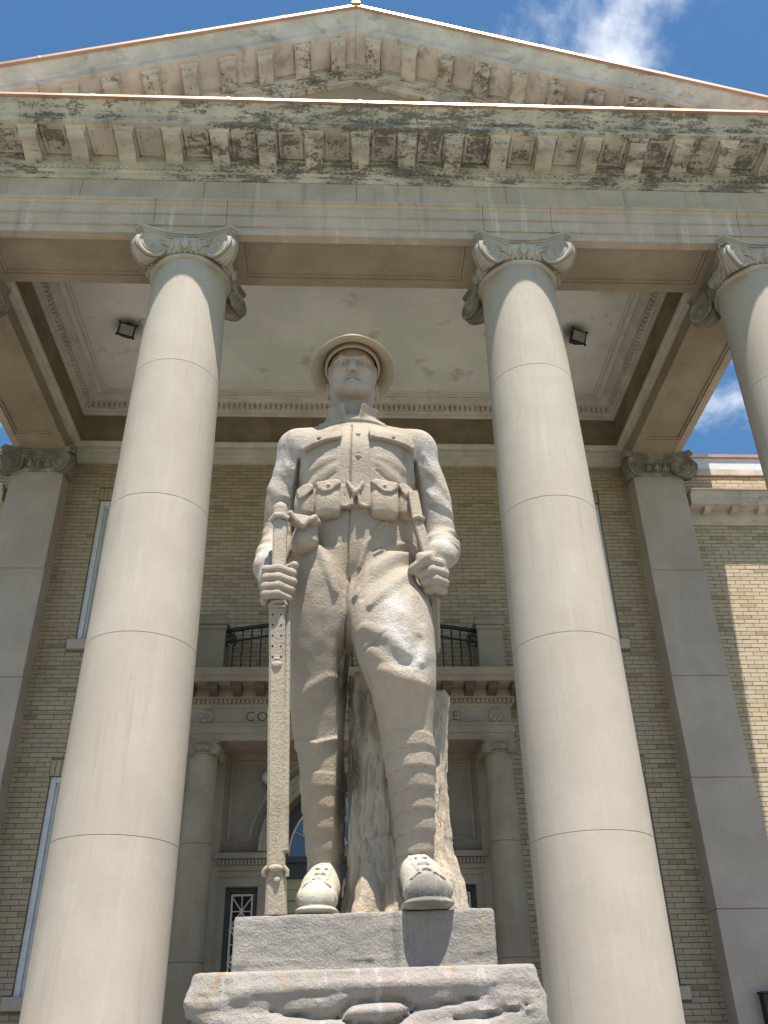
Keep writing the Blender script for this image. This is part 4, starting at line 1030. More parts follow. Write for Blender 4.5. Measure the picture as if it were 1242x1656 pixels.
# right leg (straight, its front falls back towards the foot)
F.loft([(.07, -.09, .135, .044, .050), (.15, -.091, .132, .048, .054), (.26, -.094, .112, .058, .068), (.36, -.099, .090, .065, .076), (.43, -.102, .076, .069, .082), (.48, -.107, .068, .071, .086), (.56, -.118, .052, .081, .094),
        (.65, -.121, .032, .089, .104), (.72, -.122, .015, .094, .108), (.80, -.120, -.002, .101, .118), (.91, -.117, -.02, .106, .132), (1.02, -.112, -.025, .107, .139), (1.12, -.103, -.015, .106, .140)], k=.02, p=2.2)
# left leg (bent, knee forward)
F.loft([(.10, .162, -.075, .046, .054), (.155, .163, -.085, .049, .058), (.25, .164, -.105, .056, .067), (.37, .157, -.13, .066, .080), (.45, .150, -.142, .073, .088), (.505, .146, -.153, .079, .094), (.61, .139, -.178, .096, .108),
        (.70, .124, -.178, .117, .118), (.80, .113, -.155, .131, .130), (.90, .106, -.118, .136, .138), (1.0, .105, -.068, .122, .138), (1.1, .098, -.02, .112, .140)], k=.02)
F.ell((-.022, -.055, .925), (.034, .075, .120), .035)
# shoulders and arms
for s_, sh, mid, el, r1, r2 in ((-1, (-.212, .008, 1.612), (-.266, .03, 1.43), (-.276, .058, 1.265), .055, .053), (1, (.226, .008, 1.612), (.288, .03, 1.43), (.303, .045, 1.255), .054, .055)):
    F.cone((s_*.055-.008, .03, 1.712), (sh[0], .012, 1.630), .052, .074, .03)
    w_ = (-.285, -.125, 1.065) if s_ < 0 else (.280, -.125, 1.105); f_ = (-.286, -.03, 1.160) if s_ < 0 else (.303, -.03, 1.175)
    F.limb([(sh[0]*.98, sh[1], sh[2]+.006), (sh[0]*.62+mid[0]*.38, .018, 1.535), mid, el, f_, w_], [.081, .069, .058, .057, .056 if s_ < 0 else .059, .046 if s_ < 0 else .050], .028)
F.relief([(-.205, 1.54), (-.212, 1.47), (-.215, 1.36), (-.218, 1.27)], [.008, .012, .014, .012], -.022, (-.2, .1)); F.relief([(.215, 1.535), (.226, 1.47), (.232, 1.36), (.236, 1.27)], [.008, .012, .014, .012], -.022, (-.2, .1))
# sleeve folds
AY = (-.35, .05)
for pts, w, a in (([(-.315, 1.60), (-.27, 1.55), (-.235, 1.50)], [.02, .03, .015], .007), ([(-.32, 1.52), (-.28, 1.47), (-.24, 1.45)], [.014, .022, .012], -.007), ([(-.325, 1.46), (-.28, 1.41), (-.24, 1.40)], [.014, .024, .012], .008),
                  ([(-.33, 1.34), (-.29, 1.32), (-.24, 1.335)], [.014, .022, .012], -.008), ([(-.335, 1.29), (-.29, 1.265), (-.24, 1.28)], [.014, .026, .014], .009), ([(-.33, 1.20), (-.29, 1.17), (-.25, 1.18)], [.014, .022, .010], -.008), ([(-.325, 1.15), (-.29, 1.12), (-.25, 1.125)], [.014, .02, .010], .007),
                  ([(.25, 1.56), (.29, 1.50), (.325, 1.44)], [.014, .026, .014], .008), ([(.245, 1.50), (.285, 1.44), (.33, 1.40)], [.012, .022, .012], -.008), ([(.25, 1.43), (.29, 1.385), (.34, 1.36)], [.012, .024, .014], .009), ([(.27, 1.37), (.31, 1.335), (.35, 1.33)], [.012, .02, .012], -.009),
                  ([(.24, 1.235), (.29, 1.262), (.35, 1.275)], [.014, .024, .016], .011), ([(.235, 1.195), (.29, 1.222), (.355, 1.235)], [.010, .016, .012], -.010), ([(.24, 1.165), (.29, 1.185), (.355, 1.195)], [.014, .022, .016], .009), ([(.25, 1.135), (.30, 1.148), (.35, 1.155)], [.010, .014, .010], -.008)):
    F.relief(pts, [q*1.25 for q in w], a*(.75 if pts[0][1] < 1.24 else .4), AY)
# cuffs
F.cone((.282, -.117, 1.112), (.272, -.155, 1.083), .0525, .0515, .004)
F.cone((-.285, -.12, 1.075), (-.287, -.14, 1.05), .051, .050, .005)
# left hand, closed on the bayonet grip
def hand(c, k, pts): return tuple(c[i]+(pts[i]-c[i])*k for i in range(3))
HC = (.268, -.150, 1.050); q_ = lambda p: hand(HC, .78, p)
F.ell(q_((.266, -.168, 1.030)), (.032, .036, .038), .016)
for a_, b_, c_, r in (((.278, -.185, 1.040), (.222, -.252, 1.018), (.160, -.228, .996), .0160), ((.288, -.180, 1.000), (.232, -.250, .978), (.182, -.230, .964), .0155), ((.288, -.172, .962), (.240, -.240, .942), (.198, -.222, .936), .0145), ((.282, -.160, .930), (.243, -.218, .913), (.210, -.205, .910), .0130)):
    F.chain([q_(a_), q_(b_), q_(c_)], [r*1.12, r, r*.85], .005)
F.chain([q_((.268, -.15, 1.068)), q_((.228, -.215, 1.066)), q_((.182, -.250, 1.044))], [.018, .0155, .0135], .008)
# right hand round the rifle muzzle
F.ell((-.280, -.185, .985), (.024, .036, .042), .016); F.cone((-.287, -.14, 1.048), (-.283, -.175, .97), .036, .027, .02); F.ell((-.281, -.20, .930), (.018, .032, .036), .016)
for z_, r, xe in ((.982, .0148, -.200), (.952, .0152, -.198), (.922, .0146, -.203), (.895, .0132, -.209)):
    F.chain([(-.286, -.20, z_+.004), (-.280, -.250, z_), (-.243, -.262, z_-.003), (xe, -.238, z_-.006)], [r*1.08, r, r, r*.88], .005)
F.chain([(-.25, -.16, 1.02), (-.215, -.20, 1.010), (-.196, -.238, 1.004)], [.019, .0155, .013], .008)
# head
x0 = -.012
F.ell((x0, .0, 1.995), (.093, .114, .118), .015); F.ell((x0, -.032, 1.930), (.084, .088, .100), .014)
F.chain([(x0-.062, .0, 1.895), (x0-.038, -.075, 1.856), (x0, -.094, 1.842), (x0+.038, -.075, 1.856), (x0+.062, .0, 1.895)], [.029, .029, .029, .029, .029], .02)
F.ell((x0, -.108, 1.840), (.024, .018, .020), .02)
for s_ in (-1, 1):
    F.ell((x0+s_*.044, -.088, 1.912), (.030, .028, .034), .03)
    F.ell((x0+s_*.036, -.137, 1.950), (.027, .036, .0175), .008, 's')
    F.ell((x0+s_*.036, -.0960, 1.950), (.0170, .0165, .0140), .002)
    F.chain([(x0+s_*.058, -.100, 1.9525), (x0+s_*.037, -.1140, 1.9610), (x0+s_*.018, -.1080, 1.9535)], [.0034, .0042, .0034], .002)
    F.chain([(x0+s_*.056, -.100, 1.944), (x0+s_*.037, -.1110, 1.9395), (x0+s_*.018, -.1060, 1.945)], [.0032, .0036, .0032], .002)
    F.ell((x0+s_*.035, -.1135, 1.951), (.0062, .0070, .0065), .002, 's')
    F.chain([(x0+s_*.066, -.094, 1.969), (x0+s_*.042, -.1150, 1.9755), (x0+s_*.014, -.1200, 1.970)], [.007, .0095, .0085], .010)
    F.ell((x0+s_*.0115, -.127, 1.906), (.0080, .0100, .0070), .007)
    F.ell((x0+s_*.0085, -.134, 1.8985), (.0050, .0075, .0050), .002, 's')
    F.ell((x0+s_*.094, .012, 1.910), (.011, .027, .040), .005, rot=[[1, 0, 0], [0, .97, .24], [0, -.24, .97]])
    F.ell((x0+s_*.104, .004, 1.910), (.008, .013, .023), .005, 's')
    F.cone((x0+s_*.084, -.035, 1.985), (x0+s_*.083, -.022, 1.93), .012, .009, .01)
F.chain([(x0, -.118, 1.968), (x0, -.128, 1.935), (x0, -.138, 1.911)], [.0080, .0080, .0088], .016)
F.chain([(x0-.024, -.106, 1.876), (x0, -.1175, 1.8785), (x0+.024, -.106, 1.876)], [.0035, .0055, .0035], .010)
F.chain([(x0-.020, -.106, 1.867), (x0, -.1165, 1.864), (x0+.020, -.106, 1.867)], [.0035, .0065, .0035], .010)
F.relief([(x0-.027, 1.8720), (x0, 1.8712), (x0+.027, 1.8720)], .0045, -.006, (-.3, -.06))
F.chain([(-.094, -.035, 1.93), (-.083, -.06, 1.875), (-.055, -.085, 1.832)], [.005]*3, .004); F.chain([(.070, -.035, 1.93), (.059, -.06, 1.875), (.031, -.085, 1.832)], [.005]*3, .004)
# coat: collar, front edge, pocket flaps, buttons
def ringz(z0, z1, t, rr): 
    def fn(X, Y, Z): return t*np.clip((Z-z0)/.008, 0, 1)*np.clip((z1-Z)/.008, 0, 1)*(np.hypot(X+.012, Y) < rr)
    return fn
F.disp(ringz(1.685, 1.725, .008, .13), (-.16, -.14, 1.66), (.14, .15, 1.78))
for s_ in (-1, 1):
    y_, t_ = s_*.62, .30; cy_, sy_, ct_, st_ = math.cos(y_), math.sin(y_), math.cos(t_), math.sin(t_)
    Rz = np.array([[cy_, -sy_, 0], [sy_, cy_, 0], [0, 0, 1]]); Rx = np.array([[1, 0, 0], [0, ct_, -st_], [0, st_, ct_]])
    F.box((-.012+s_*.056, -.078, 1.724), (.037, .0085, .040), .005, .004, Rz @ Rx)
    F.limb([(-.012+s_*.080, -.035, 1.735), (-.012+s_*.088, .03, 1.742), (-.012+s_*.06, .075, 1.75)], [.020, .022, .022], .012, 4)
F.plate([(-.016, 1.66), (.046, 1.66), (.044, 1.25), (-.022, 1.25)], .005, (-.3, 0))
F.relief([(-.015, 1.66), (-.020, 1.49), (-.022, 1.36)], .006, -.008, (-.3, 0))
FB = Field.__new__(Field); FB.a = F.a.copy()
F.plate([(-.050, 1.588), (-.052, 1.552), (-.10, 1.548), (-.150, 1.540), (-.188, 1.533), (-.200, 1.548), (-.196, 1.580), (-.15, 1.592), (-.10, 1.592)], .020, (-.3, 0))
F.plate([(.044, 1.590), (.048, 1.552), (.10, 1.550), (.155, 1.545), (.206, 1.542), (.212, 1.560), (.205, 1.590), (.155, 1.596), (.10, 1.594)], .021, (-.3, 0))
F.relief([(-.132, 1.560), (-.133, 1.561)], .012, -.008, (-.3, 0)); F.relief([(.132, 1.562), (.133, 1.563)], .009, -.010, (-.3, 0))
for bz in (1.583, 1.472):
    F.relief([(.008, bz), (.009, bz)], .020, .006, (-.3, 0)); F.relief([(.008+.012*math.cos(a), bz+.012*math.sin(a)) for a in np.linspace(0, 6.3, 14)], .0045, -.005, (-.3, 0))
# coat creases
F.relief([(-.175, 1.385), (-.12, 1.41), (-.075, 1.435)], [.024, .032, .02], .0035, (-.3, 0))
F.relief([(.18, 1.385), (.12, 1.415), (.075, 1.45)], [.024, .032, .02], .0035, (-.3, 0))
F.relief([(.17, 1.455), (.12, 1.47), (.08, 1.475)], [.03, .035, .02], .0035, (-.3, 0)); F.relief([(-.17, 1.45), (-.12, 1.465), (-.08, 1.475)], [.03, .035, .02], .0035, (-.3, 0))
F.relief([(-.17, 1.365), (-.11, 1.385), (-.07, 1.41)], .006, -.003, (-.3, 0)); F.relief([(.17, 1.365), (.10, 1.395), (.07, 1.42)], .006, -.003, (-.3, 0))
# breeches: fly, inseam, thigh folds, knee
F.relief([(-.022, 1.26), (-.026, 1.12), (-.03, 1.01)], .0055, -.006, (-.3, 0))
F.relief([(-.022, 1.02), (-.030, .93), (-.034, .80)], [.006, .008, .006], -.008, (-.3, .0))
F.relief([(.215, 1.12), (.12, 1.075), (.03, 1.0), (-.005, .92)], [q*1.3 for q in [.016, .026, .028, .012]], .016*.7, (-.35, 0))
F.relief([(.225, 1.085), (.14, 1.035), (.055, .955), (.02, .90)], [q*1.3 for q in [.012, .018, .02, .012]], -.007, (-.35, 0))
F.relief([(.235, 1.05), (.16, .99), (.09, .92), (.04, .86)], [q*1.3 for q in [.014, .026, .028, .014]], .016*.7, (-.35, 0))
F.relief([(.20, 1.165), (.12, 1.13), (.06, 1.09)], [q*1.3 for q in [.010, .016, .008]], .009*.7, (-.35, 0))
F.relief([(.09, 1.21), (.03, 1.12), (.01, 1.05)], [.010, .018, .010], .008, (-.35, 0))
F.relief([(.175, .90), (.145, .80), (.15, .74)], [q*1.3 for q in [.02, .03, .02]], .010*.5, (-.4, 0))
F.relief([(.205, .78), (.212, .71), (.19, .665)], [q*1.3 for q in [.02, .03, .018]], .012*.5, (-.4, 0))
F.relief([(.185, .74), (.172, .685), (.155, .655)], [q*1.3 for q in [.016, .026, .016]], -.013*.5, (-.4, 0))
F.relief([(.02, .79), (.075, .755), (.11, .72), (.15, .685)], [q*1.3 for q in [.02, .032, .034, .02]], .014*.5, (-.4, 0))
F.relief([(.05, .735), (.085, .71), (.125, .66)], [q*1.3 for q in [.018, .03, .024]], -.014*.5, (-.4, 0))
F.relief([(.02, .715), (.06, .735), (.085, .755)], [q*1.3 for q in [.006, .006, .005]], -.007*.5, (-.4, 0))
F.relief([(.07, .64), (.12, .615), (.19, .60)], [q*1.3 for q in [.02, .032, .022]], .014*.5, (-.4, 0))
F.relief([(-.20, .60), (-.15, .66), (-.09, .695), (-.05, .70)], [.016, .02, .02, .014], .003, (-.3, .1))
F.relief([(-.15, 1.16), (-.10, 1.06), (-.07, .96)], [.02, .03, .02], .007, (-.3, 0))
F.relief([(-.19, .52), (-.12, .50), (-.06, .52)], [.012, .014, .012], .006, (-.3, .2))
# wrapped puttees
def wraps(cx, tilt, z0, z1, pitch, amt):
    def fn(X, Y, Z):
        u = (Z-z0+tilt*(X-cx)+.02*Y)/pitch; fr = u-np.floor(u)
        return amt*np.minimum(1-.75*fr, fr*18)*np.clip((Z-z0)/.01, 0, 1)*np.clip((z1-Z)/.004, 0, 1)*(np.abs(X-cx) < .105)
    return fn
F.disp(wraps(-.095, .04, .09, .425, .058, .0060), (-.19, -.1, .07), (-.012, .24, .45))
F.disp(wraps(.16, -.10, .10, .478, .0545, .0070), (.055, -.34, .07), (.262, .1, .50))
# stone-cutter's unevenness
F.disp(lambda X, Y, Z: .0022*vnoise(X, Y, Z, 26, 1)+.0035*vnoise(X, Y, Z, 9, 2), (-.41, -.36, .06), (.43, .24, 1.72))
fig = F.mesh('figure', 'statue_stone', ST)

# ---- cartridge belt with pouches
B = Field((-.25, -.27, 1.04), (.26, .20, 1.40), .0042)
sl, X, Y, Z = F.grid(); g0 = F
def sample(f, fld):     # body distance on the finer belt grid
    sl, X, Y, Z = fld.grid(); ix = [((q.ravel()-f.lo[i])/f.h) for i, q in enumerate((X, Y, Z))]
    i0 = [np.clip(np.floor(q).astype(int), 0, f.n[i]-2) for i, q in enumerate(ix)]; fr = [(q-j).astype(np.float32) for q, j in zip(ix, i0)]
    r = 0
    for a in (0, 1):
        for b in (0, 1):
            for c in (0, 1):
                w = (fr[0] if a else 1-fr[0])[:, None, None]*(fr[1] if b else 1-fr[1])[None, :, None]*(fr[2] if c else 1-fr[2])[None, None, :]
                r = r+f.a[np.ix_(i0[0]+a, i0[1]+b, i0[2]+c)]*w
    return r
BD = sample(F, B); sl, X, Y, Z = B.grid()
arm = np.minimum(np.hypot(X-.30, Y-.0)-.085, np.hypot(X+.285, Y)-.085)   # keep the band off the sleeves
B.a = np.maximum(np.maximum(BD-.012, np.abs(Z-1.303)-.044), -arm).astype(np.float32)
def pouch(cx, cy, w, zt, zb, yaw, bulge=.034):
    c, s_ = math.cos(yaw), math.sin(yaw); Q = [[c, -s_, 0], [s_, c, 0], [0, 0, 1]]
    B.box((cx, cy, (zt+zb)/2), (w, bulge, (zt-zb)/2), .018, .006, Q)
    B.ell((cx+s_*.008, cy-c*.008, zb+.055), (w*.92, bulge*1.08, .050), .02, rot=Q)
pouch(-.094, -.170, .042, 1.358, 1.222, -.22, .025); pouch(.094, -.170, .046, 1.358, 1.220, .22, .025)
pouch(-.175, -.122, .034, 1.372, 1.245, -.85, .023); pouch(.168, -.130, .030, 1.372, 1.240, .85, .022)
B.plate([(-.138, 1.352), (-.050, 1.360), (-.054, 1.340), (-.085, 1.305), (-.112, 1.303), (-.132, 1.325)], .009, (-.3, 0), .003); B.plate([(.046, 1.360), (.142, 1.352), (.138, 1.328), (.118, 1.304), (.090, 1.303), (.054, 1.340)], .009, (-.3, 0), .003)
B.plate([(-.205, 1.352), (-.150, 1.376), (-.146, 1.350), (-.170, 1.310), (-.195, 1.300)], .008, (-.3, 0), .003); B.plate([(.142, 1.376), (.196, 1.352), (.190, 1.300), (.165, 1.312), (.146, 1.350)], .008, (-.3, 0), .003)
for cx_ in (-.095, .096): B.relief([(cx_, 1.328), (cx_+.001, 1.328)], .012, .008, (-.3, 0))
for x in (-.050, -.028, .020, .038): B.box((x, -.178, 1.300), (.0105, .012, .046), .004, .003)
B.chain([(-.030, -.190, 1.352), (-.012, -.196, 1.318), (-.006, -.198, 1.305), (.006, -.196, 1.318), (.022, -.190, 1.352)], [.007, .009, .010, .009, .007], .004)
B.chain([(-.010, -.194, 1.302), (-.016, -.192, 1.262), (-.034, -.190, 1.256)], [.0065]*3, .004); B.chain([(.006, -.194, 1.302), (.012, -.192, 1.262), (.030, -.190, 1.256)], [.0065]*3, .004)
B.disp(lambda X, Y, Z: .0016*vnoise(X, Y, Z, 30, 5), (-.25, -.27, 1.04), (.26, .20, 1.40))
B.mesh('cartridge_belt', 'statue_stone', ST)
# ---- bag at the right hip
G = Field((-.26, -.30, 1.04), (-.09, .02, 1.25), .0042)
G.box((-.170, -.148, 1.155), (.036, .046, .042), .020, .01, [[.94, -.34, 0], [.34, .94, 0], [0, 0, 1]]); G.ell((-.172, -.152, 1.135), (.035, .045, .030), .03)
G.chain([(-.235, -.225, 1.192), (-.215, -.235, 1.198), (-.195, -.232, 1.172), (-.175, -.226, 1.158), (-.155, -.218, 1.185), (-.138, -.20, 1.205), (-.126, -.18, 1.195)], [.010]*7, .005)
for i in range(8):
    t = i/7; x = -.222+.09*t; G.cone((x, -.205+.03*t, 1.208), (x, -.222+.03*t, 1.19-.022*math.sin(math.pi*min(1, t*1.5))), .011, .010, .008)
G.mesh('bag', 'statue_stone', ST)
# ---- boots
def boot(lo, hi, toe, vamp, ank, heel, tw, hw, mat, ang):
    K = Field(lo, hi, .0042); ft = ((0, 0, 1), .24)
    K.cone((toe[0], toe[1]+tw*.95, .013), (heel[0], heel[1]-hw*.6, .013), tw*1.03, hw*1.05, .004, ft)
    K.ell((toe[0], toe[1]+tw*1.02, .040), (tw*.93, tw*1.0, .044), .015)
    K.cone((toe[0]*.85+vamp[0]*.15, toe[1]+.10, .050), vamp, .052, .050, .03); K.cone(vamp, ank, .048, .052, .03)
    K.ell((heel[0], heel[1]-.045, .060), (hw*.96, .050, .060), .03); K.cone((heel[0], heel[1]-.04, .05), (ank[0], ank[1]+.012, ank[2]), .044, .046, .02)
    sl, X, Y, Z = K.grid(); K.a = np.maximum(K.a, (.001-Z)).astype(np.float32)
    # toe cap seam, tongue and lace bars, drawn on the front
    tx = toe[0]; ax_ = (toe[0]+ank[0])/2; q = (-.4, .25); top = .088
    K.relief([(tx-tw*.97, .030), (tx-tw*.72, .066), (tx-tw*.36, .084), (tx, .089), (tx+tw*.36, .084), (tx+tw*.72, .066), (tx+tw*.97, .030)], .0055, -.004, q)
    K.relief([(tx-tw*.97, .036), (tx-tw*.72, .073), (tx-tw*.36, .091), (tx-.018, .094)], .008, .004, q); K.relief([(tx+tw*.97, .036), (tx+tw*.72, .073), (tx+tw*.36, .091), (tx+.018, .094)], .008, .004, q)
    for i, z in enumerate((.103, .121, .139)):
        xx = tx+(ank[0]-tx)*(.2+.25*i); K.relief([(xx-.020, z-.003), (xx, z+.002), (xx+.020, z-.003)], [.005, .006, .005], .005, q); K.relief([(xx-.014, z-.009), (xx+.014, z-.009)], .005, -.003, q)
    for s_ in (-1, 1): K.relief([(tx+s_*.024, .098), (ax_+s_*.024, .120), (ank[0]+s_*.022, .155)], .005, .004, q)
    K.relief([(tx-tw*1.05, .0215), (tx, .0215), (tx+tw*1.05, .0215)], .004, -.005, q)
    K.disp(lambda X, Y, Z: .0018*vnoise(X, Y, Z, 28, 8), lo, hi)
    return K.mesh('boot', mat, ST)
boot((-.20, -.24, -.01), (.0, .24, .19), (-.108, -.198, 0), (-.100, -.035, .085), (-.092, .108, .135), (-.086, .205, 0), .056, .047, 'boot_stone', 0)
boot((.08, -.33, -.01), (.28, .10, .19), (.184, -.305, 0), (.174, -.175, .085), (.164, -.075, .135), (.158, .055, 0), .066, .050, 'toe_stone', 0)
# ---- helmet
hp = [(0, 2.168), (.03, 2.166), (.065, 2.155), (.095, 2.135), (.117, 2.105), (.130, 2.07), (.137, 2.045), (.146, 2.032), (.160, 2.024), (.176, 2.018), (.1785, 2.013), (.176, 2.009), (.160, 2.012), (.147, 2.018), (.135, 2.028), (.127, 2.04), (.118, 2.05), (.118, 2.03), (.108, 2.028), (.104, 2.04), (.10, 2.07), (.06, 2.09), (0, 2.09)]
hm = MB().lathe([(r*.925 if r else .0005, z+.006) for r, z in hp], 72, cap=False)
hm.v = [(x*1.0-.012, y*1.15-.012, (z-.036 if z < 2.03 else 2.03-.036+(z-2.03)*.90)-.004*(x/.17)**2) for x, y, z in hm.v]
hm.ell((-.012, .0, 2.176), (.018, .018, .010), 14, 8)
ca_, sa_ = math.cos(R(-7)), math.sin(R(-7)); hm.v = [(x, (y)*ca_-(z-2.03)*sa_, 2.03+y*sa_+(z-2.03)*ca_) for x, y, z in hm.v]
hm.build('helmet', 'helmet_stone', ST, True, 70)
# ---- tree stump
T = Field((-.12, -.16, -.01), (.40, .30, .80), .0058)
T.loft([(-.05, .150, .075, .195, .175), (.03, .148, .075, .186, .168), (.10, .145, .078, .168, .150), (.20, .138, .08, .150, .132), (.35, .130, .08, .138, .120), (.50, .128, .08, .134, .115), (.60, .128, .08, .134, .112), (.66, .13, .08, .130, .105)], p=2.2)
T.loft([(.0, .045, .05, .07, .06), (.30, .045, .05, .055, .05), (.60, .035, .05, .05, .045), (.745, .030, .05, .045, .04)], k=.03)
T.loft([(.25, .225, .06, .045, .055), (.45, .235, .055, .042, .05), (.60, .252, .05, .038, .045), (.67, .262, .048, .032, .038), (.685, .264, .048, .024, .03)], k=.04)
T.chain([(.06, -.03, .20), (.03, -.06, .07), (.01, -.075, -.01)], [.02, .025, .03], .03); T.chain([(.21, -.02, .25), (.24, -.045, .10), (.265, -.06, -.01)], [.02, .028, .034], .03); T.chain([(.12, -.03, .2), (.12, -.055, .07), (.115, -.07, -.01)], [.02, .025, .03], .03)
def bark(X, Y, Z):
    th = np.arctan2(Y-.07, X-.14); n = vnoise(th*1.9, Z*.0, Z*2.2, 3.2, 11); m = vnoise(th*5, 0*Z, Z*5, 3.0, 12)
    return .008*np.abs(np.sin(15*th+6*n+1.2*np.sin(5*Z)))-.004+.006*m+.010*vnoise(X, Y, Z*.15, 50, 13)+.010*vnoise(X, Y, Z*.3, 95, 14)
T.disp(bark, (-.12, -.16, -.01), (.40, .30, .80))
T.relief([(.215, .62), (.205, .45), (.215, .30)], [.010, .014, .010], -.012, (-.2, .1))
sl, X, Y, Z = T.grid(); T.a = np.maximum(T.a, .001-Z).astype(np.float32)
T.mesh('tree_stump', 'stump_stone', ST)
# ---- rifle
rf = empty('r'); bpy.data.objects.remove(rf)
def seg(m, a, b, wa, wb, d, ch=.007):
    # tapered bar with chamfered edges, width along x, depth along y
    V = []
    for (p, w) in ((a, wa), (b, wb)):
        for dx, dy in ((-w+ch, -d), (w-ch, -d), (w, -d+ch), (w, d-ch), (w-ch, d), (-w+ch, d), (-w, d-ch), (-w, -d+ch)): V.append((p[0]+dx, p[1]+dy, p[2]))
    m.add(V, [tuple(range(8))[::-1], tuple(range(8, 16))]+[(i, (i+1) % 8, 8+(i+1) % 8, 8+i) for i in range(8)])
def RP(z): return (-.213-.030*(z/.86), -.145-.072*(z/.86), z)
m = MB(); seg(m, RP(.001), RP(.115), .029, .0245, .034); RI = m.build('rifle', 'statue_stone', ST, bevel=.002)
for a, b, wa, wb, d in ((.1155, .30, .024, .0245, .034), (.3005, .55, .0245, .025, .034), (.5505, .69, .0235, .0235, .032)): seg(m := MB(), RP(a), RP(b), wa, wb, d); m.build('stock', 'statue_stone', RI)
seg(m := MB(), RP(.6905), RP(.852), .0235, .0255, .030); m.build('barrel_shroud', 'statue_stone', RI)
m = MB(); seg(m, (RP(.43)[0]+.034, RP(.43)[1]+.012, .16), (RP(.84)[0]+.032, RP(.84)[1]+.012, .84), .0085, .0075, .022, .004); m.build('sling', 'statue_stone', RI)
for i in range(5):
    z = .832-.033*i
    for s_ in (-1, 1):
        p = RP(z); MB().ell((p[0]+s_*.0125, p[1]-.0295, z), (.0033, .0022, .0033), 10, 6).build('vent_hole', 'hole_dark', RI, True)
m = MB(); p = RP(.675); m.ell((p[0], p[1]-.032, .675), (.016, .006, .012), 12, 6); m.ell((p[0], p[1]-.032, .692), (.010, .005, .006), 10, 6); m.build('screw_plate', 'statue_stone', RI, True)
m = MB(); p = RP(.115); m.ell((p[0], p[1]-.036, .114), (.021, .010, .010), 14, 8); m.tube([(p[0]-.021, p[1]-.034, .118), (p[0]-.031, p[1]-.034, .108), (p[0]-.030, p[1]-.03, .094)], .0065, 8); m.tube([(p[0]+.021, p[1]-.034, .118), (p[0]+.031, p[1]-.034, .108), (p[0]+.030, p[1]-.03, .094)], .0065, 8); m.ell((p[0]+.004, p[1]-.034, .086), (.010, .006, .010), 10, 6); m.build('sling_swivel', 'statue_stone', RI, True, 50)
m = MB(); p = RP(.853); m.box(p[0]-.026, p[0]+.026, p[1]-.036, p[1]+.02, .853, .862); m.tube([(p[0]-.024, p[1]-.028, .862), (p[0]-.006, p[1]-.034, .872), (p[0]+.022, p[1]-.034, .873), (p[0]+.027, p[1]-.030, .862)], .007, 8); m.box(p[0]-.008, p[0]+.008, p[1]-.036, p[1]-.01, .872, .90); m.build('front_band', 'statue_stone', RI, bevel=.003)
seg(m := MB(), (-.243, -.222, .84), (-.247, -.222, 1.165), .0195, .0225, .024, .006); m.build('muzzle', 'statue_stone', RI)
m = MB(); m.tube([(-.278, -.232, 1.170), (-.262, -.250, 1.182), (-.240, -.252, 1.182), (-.222, -.242, 1.174)], [.010, .011, .011, .009], 8); m.lathe([(.001, 1.165), (.024, 1.166), (.026, 1.19), (.023, 1.212), (.025, 1.222), (.020, 1.236), (.008, 1.246), (.001, 1.247)], 18, (-.250, -.222)); m.build('muzzle_cap', 'statue_stone', RI, True, 45)
# ---- bayonet on the left hip
seg(m := MB(), (.231, -.195, 1.06), (.204, -.178, 1.205), .0155, .0165, .018, .005); BY = m.build('bayonet', 'statue_stone', ST)
seg(m := MB(), (.204, -.179, 1.206), (.192, -.165, 1.325), .0185, .0175, .020, .004); m.build('hilt', 'statue_stone', BY, bevel=.003)
m = MB(); m.tube([(.190, -.190, 1.203), (.206, -.204, 1.208), (.224, -.194, 1.203)], .009, 8); m.build('guard', 'statue_stone', BY, True)
m = MB(); seg(m, (.258, -.045, .80), (.256, -.08, .96), .013, .016, .022, .006); m.build('scabbard', 'statue_stone', BY)

# ---- plinth carved with the figure
PW = .674
P = Field((-.42, -.02, -.30), (.42, .70, .02), .0062)
P.box((0, .31, -.09), (PW/2, .31, .09), .007, 0)
P.loft([(-.24, 0, .31, PW/2+.030, .345), (-.16, 0, .31, PW/2+.014, .325), (-.13, 0, .31, PW/2+.002, .312), (-.11, 0, .31, PW/2-.01, .30)], .01, 14, .008)
P.disp(lambda X, Y, Z: .0022*vnoise(X, Y, Z, 60, 21)+.003*vnoise(X, Y, Z*2.5, 22, 22)+.0025*vnoise(X, Y, Z, 110, 23)*(Z < -.006)+.005*vnoise(X*.4, Y, Z*3, 40, 24)*(Z < -.105), (-.42, -.02, -.3), (.42, .70, .02))
pl = P.mesh('plinth', 'plinth_stone', ST, (.013, -.225, -.001)); pl.rotation_euler = (0, 0, R(-7.67))
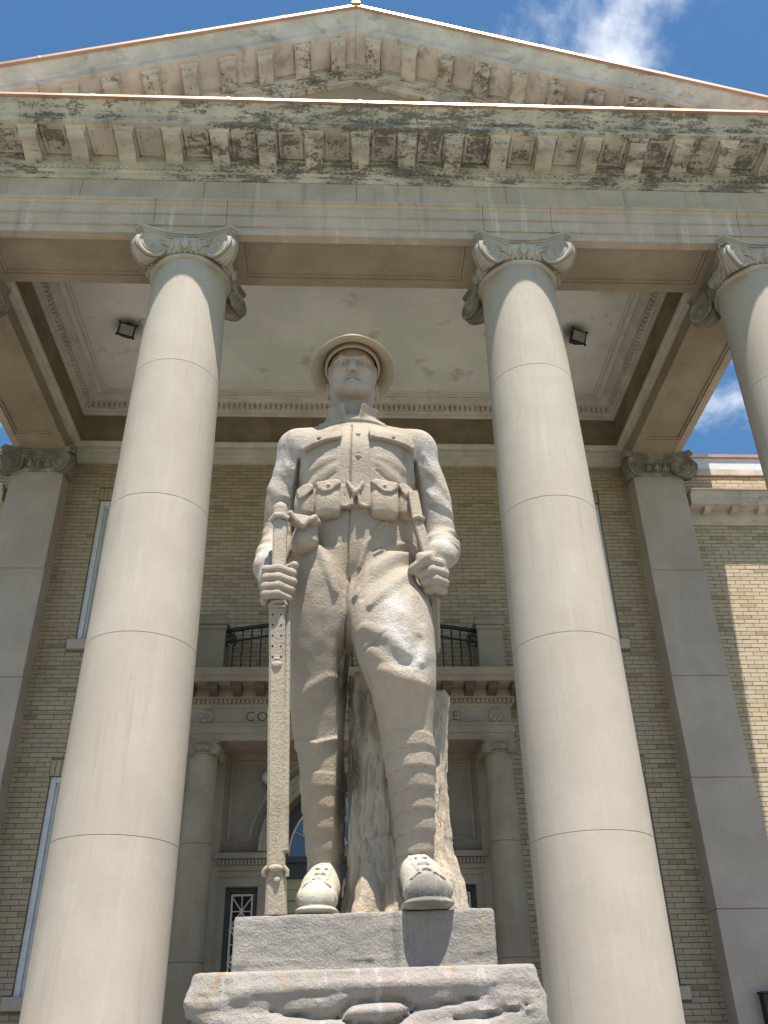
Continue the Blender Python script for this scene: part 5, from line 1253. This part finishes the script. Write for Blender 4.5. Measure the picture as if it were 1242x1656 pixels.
# ---- rock-faced pedestal stone below it
Q = Field((-.60, -.16, -.62), (.60, .90, -.10), .0085)
Q.loft([(-.60, .005, .34, .475, .43), (-.45, .005, .34, .462, .42), (-.30, .004, .34, .446, .41), (-.20, .003, .34, .434, .402), (-.145, .002, .34, .427, .397), (-.132, .002, .34, .424, .394)], 0, 40, .004)
def rock(X, Y, Z): return (.014*vnoise(X*.6, Y, Z*2.6, 6, 31)+.010*vnoise(X*.5, Y, Z*3, 14, 32)+.007*vnoise(X*.6, Y, Z*2, 34, 33)+.016*np.abs(vnoise(X*.35, Y*.35, Z*5, 7, 35))+.008*np.abs(vnoise(X*.5, Y*.5, Z*5, 17, 36)))*np.clip((-.140-Z)/.05, 0, 1)+.002*vnoise(X, Y, Z, 60, 34)
Q.disp(rock, (-.60, -.16, -.62), (.60, .90, -.10))
QY = (-.16, .12)
PED = [[(-.22, -.222), (-.10, -.235), (-.055, -.234), (-.02, -.206), (.06, -.200), (.10, -.203), (.135, -.220), (.20, -.214), (.30, -.198)], [(-.43, -.235), (-.37, -.256), (-.28, -.262)], [(.22, -.245), (.30, -.240), (.40, -.222)], [(-.055, -.238), (-.01, -.252), (.08, -.252), (.13, -.225)]]
Q.relief(PED[0], [.005, .012, .012, .014, .012, .012, .014, .010, .005], -.024, QY); Q.relief(PED[1], [.006, .012, .006], -.02, QY); Q.relief(PED[2], [.005, .010, .006], -.02, QY); Q.relief(PED[3], [.006, .010, .010, .006], -.026, QY)
Q.relief([(-.02, -.230), (.09, -.226)], [.022, .022], .016, QY); Q.relief([(-.30, -.178), (.0, -.168), (.32, -.168)], [.028]*3, .010, QY); Q.relief([(-.20, -.262), (.02, -.285), (.30, -.27)], [.026]*3, .014, QY)
pd = Q.mesh('statue_pedestal', 'pedestal_stone', None, (.013+SX, -.225+SY, SZ-.003)); pd.rotation_euler = (0, 0, R(-7.67))
tag(pd, 'rough rock-faced grey stone pedestal with rust stains under the soldier statue', 'pedestal')
bs = MB().box(-.55, .55, -.12, .82, 0, 1.36).build('pedestal_shaft', 'pedestal_stone', pd, bevel=.01); bs.matrix_parent_inverse = Matrix.Identity(4); bs.location = (0, 0, -(SZ-.003))
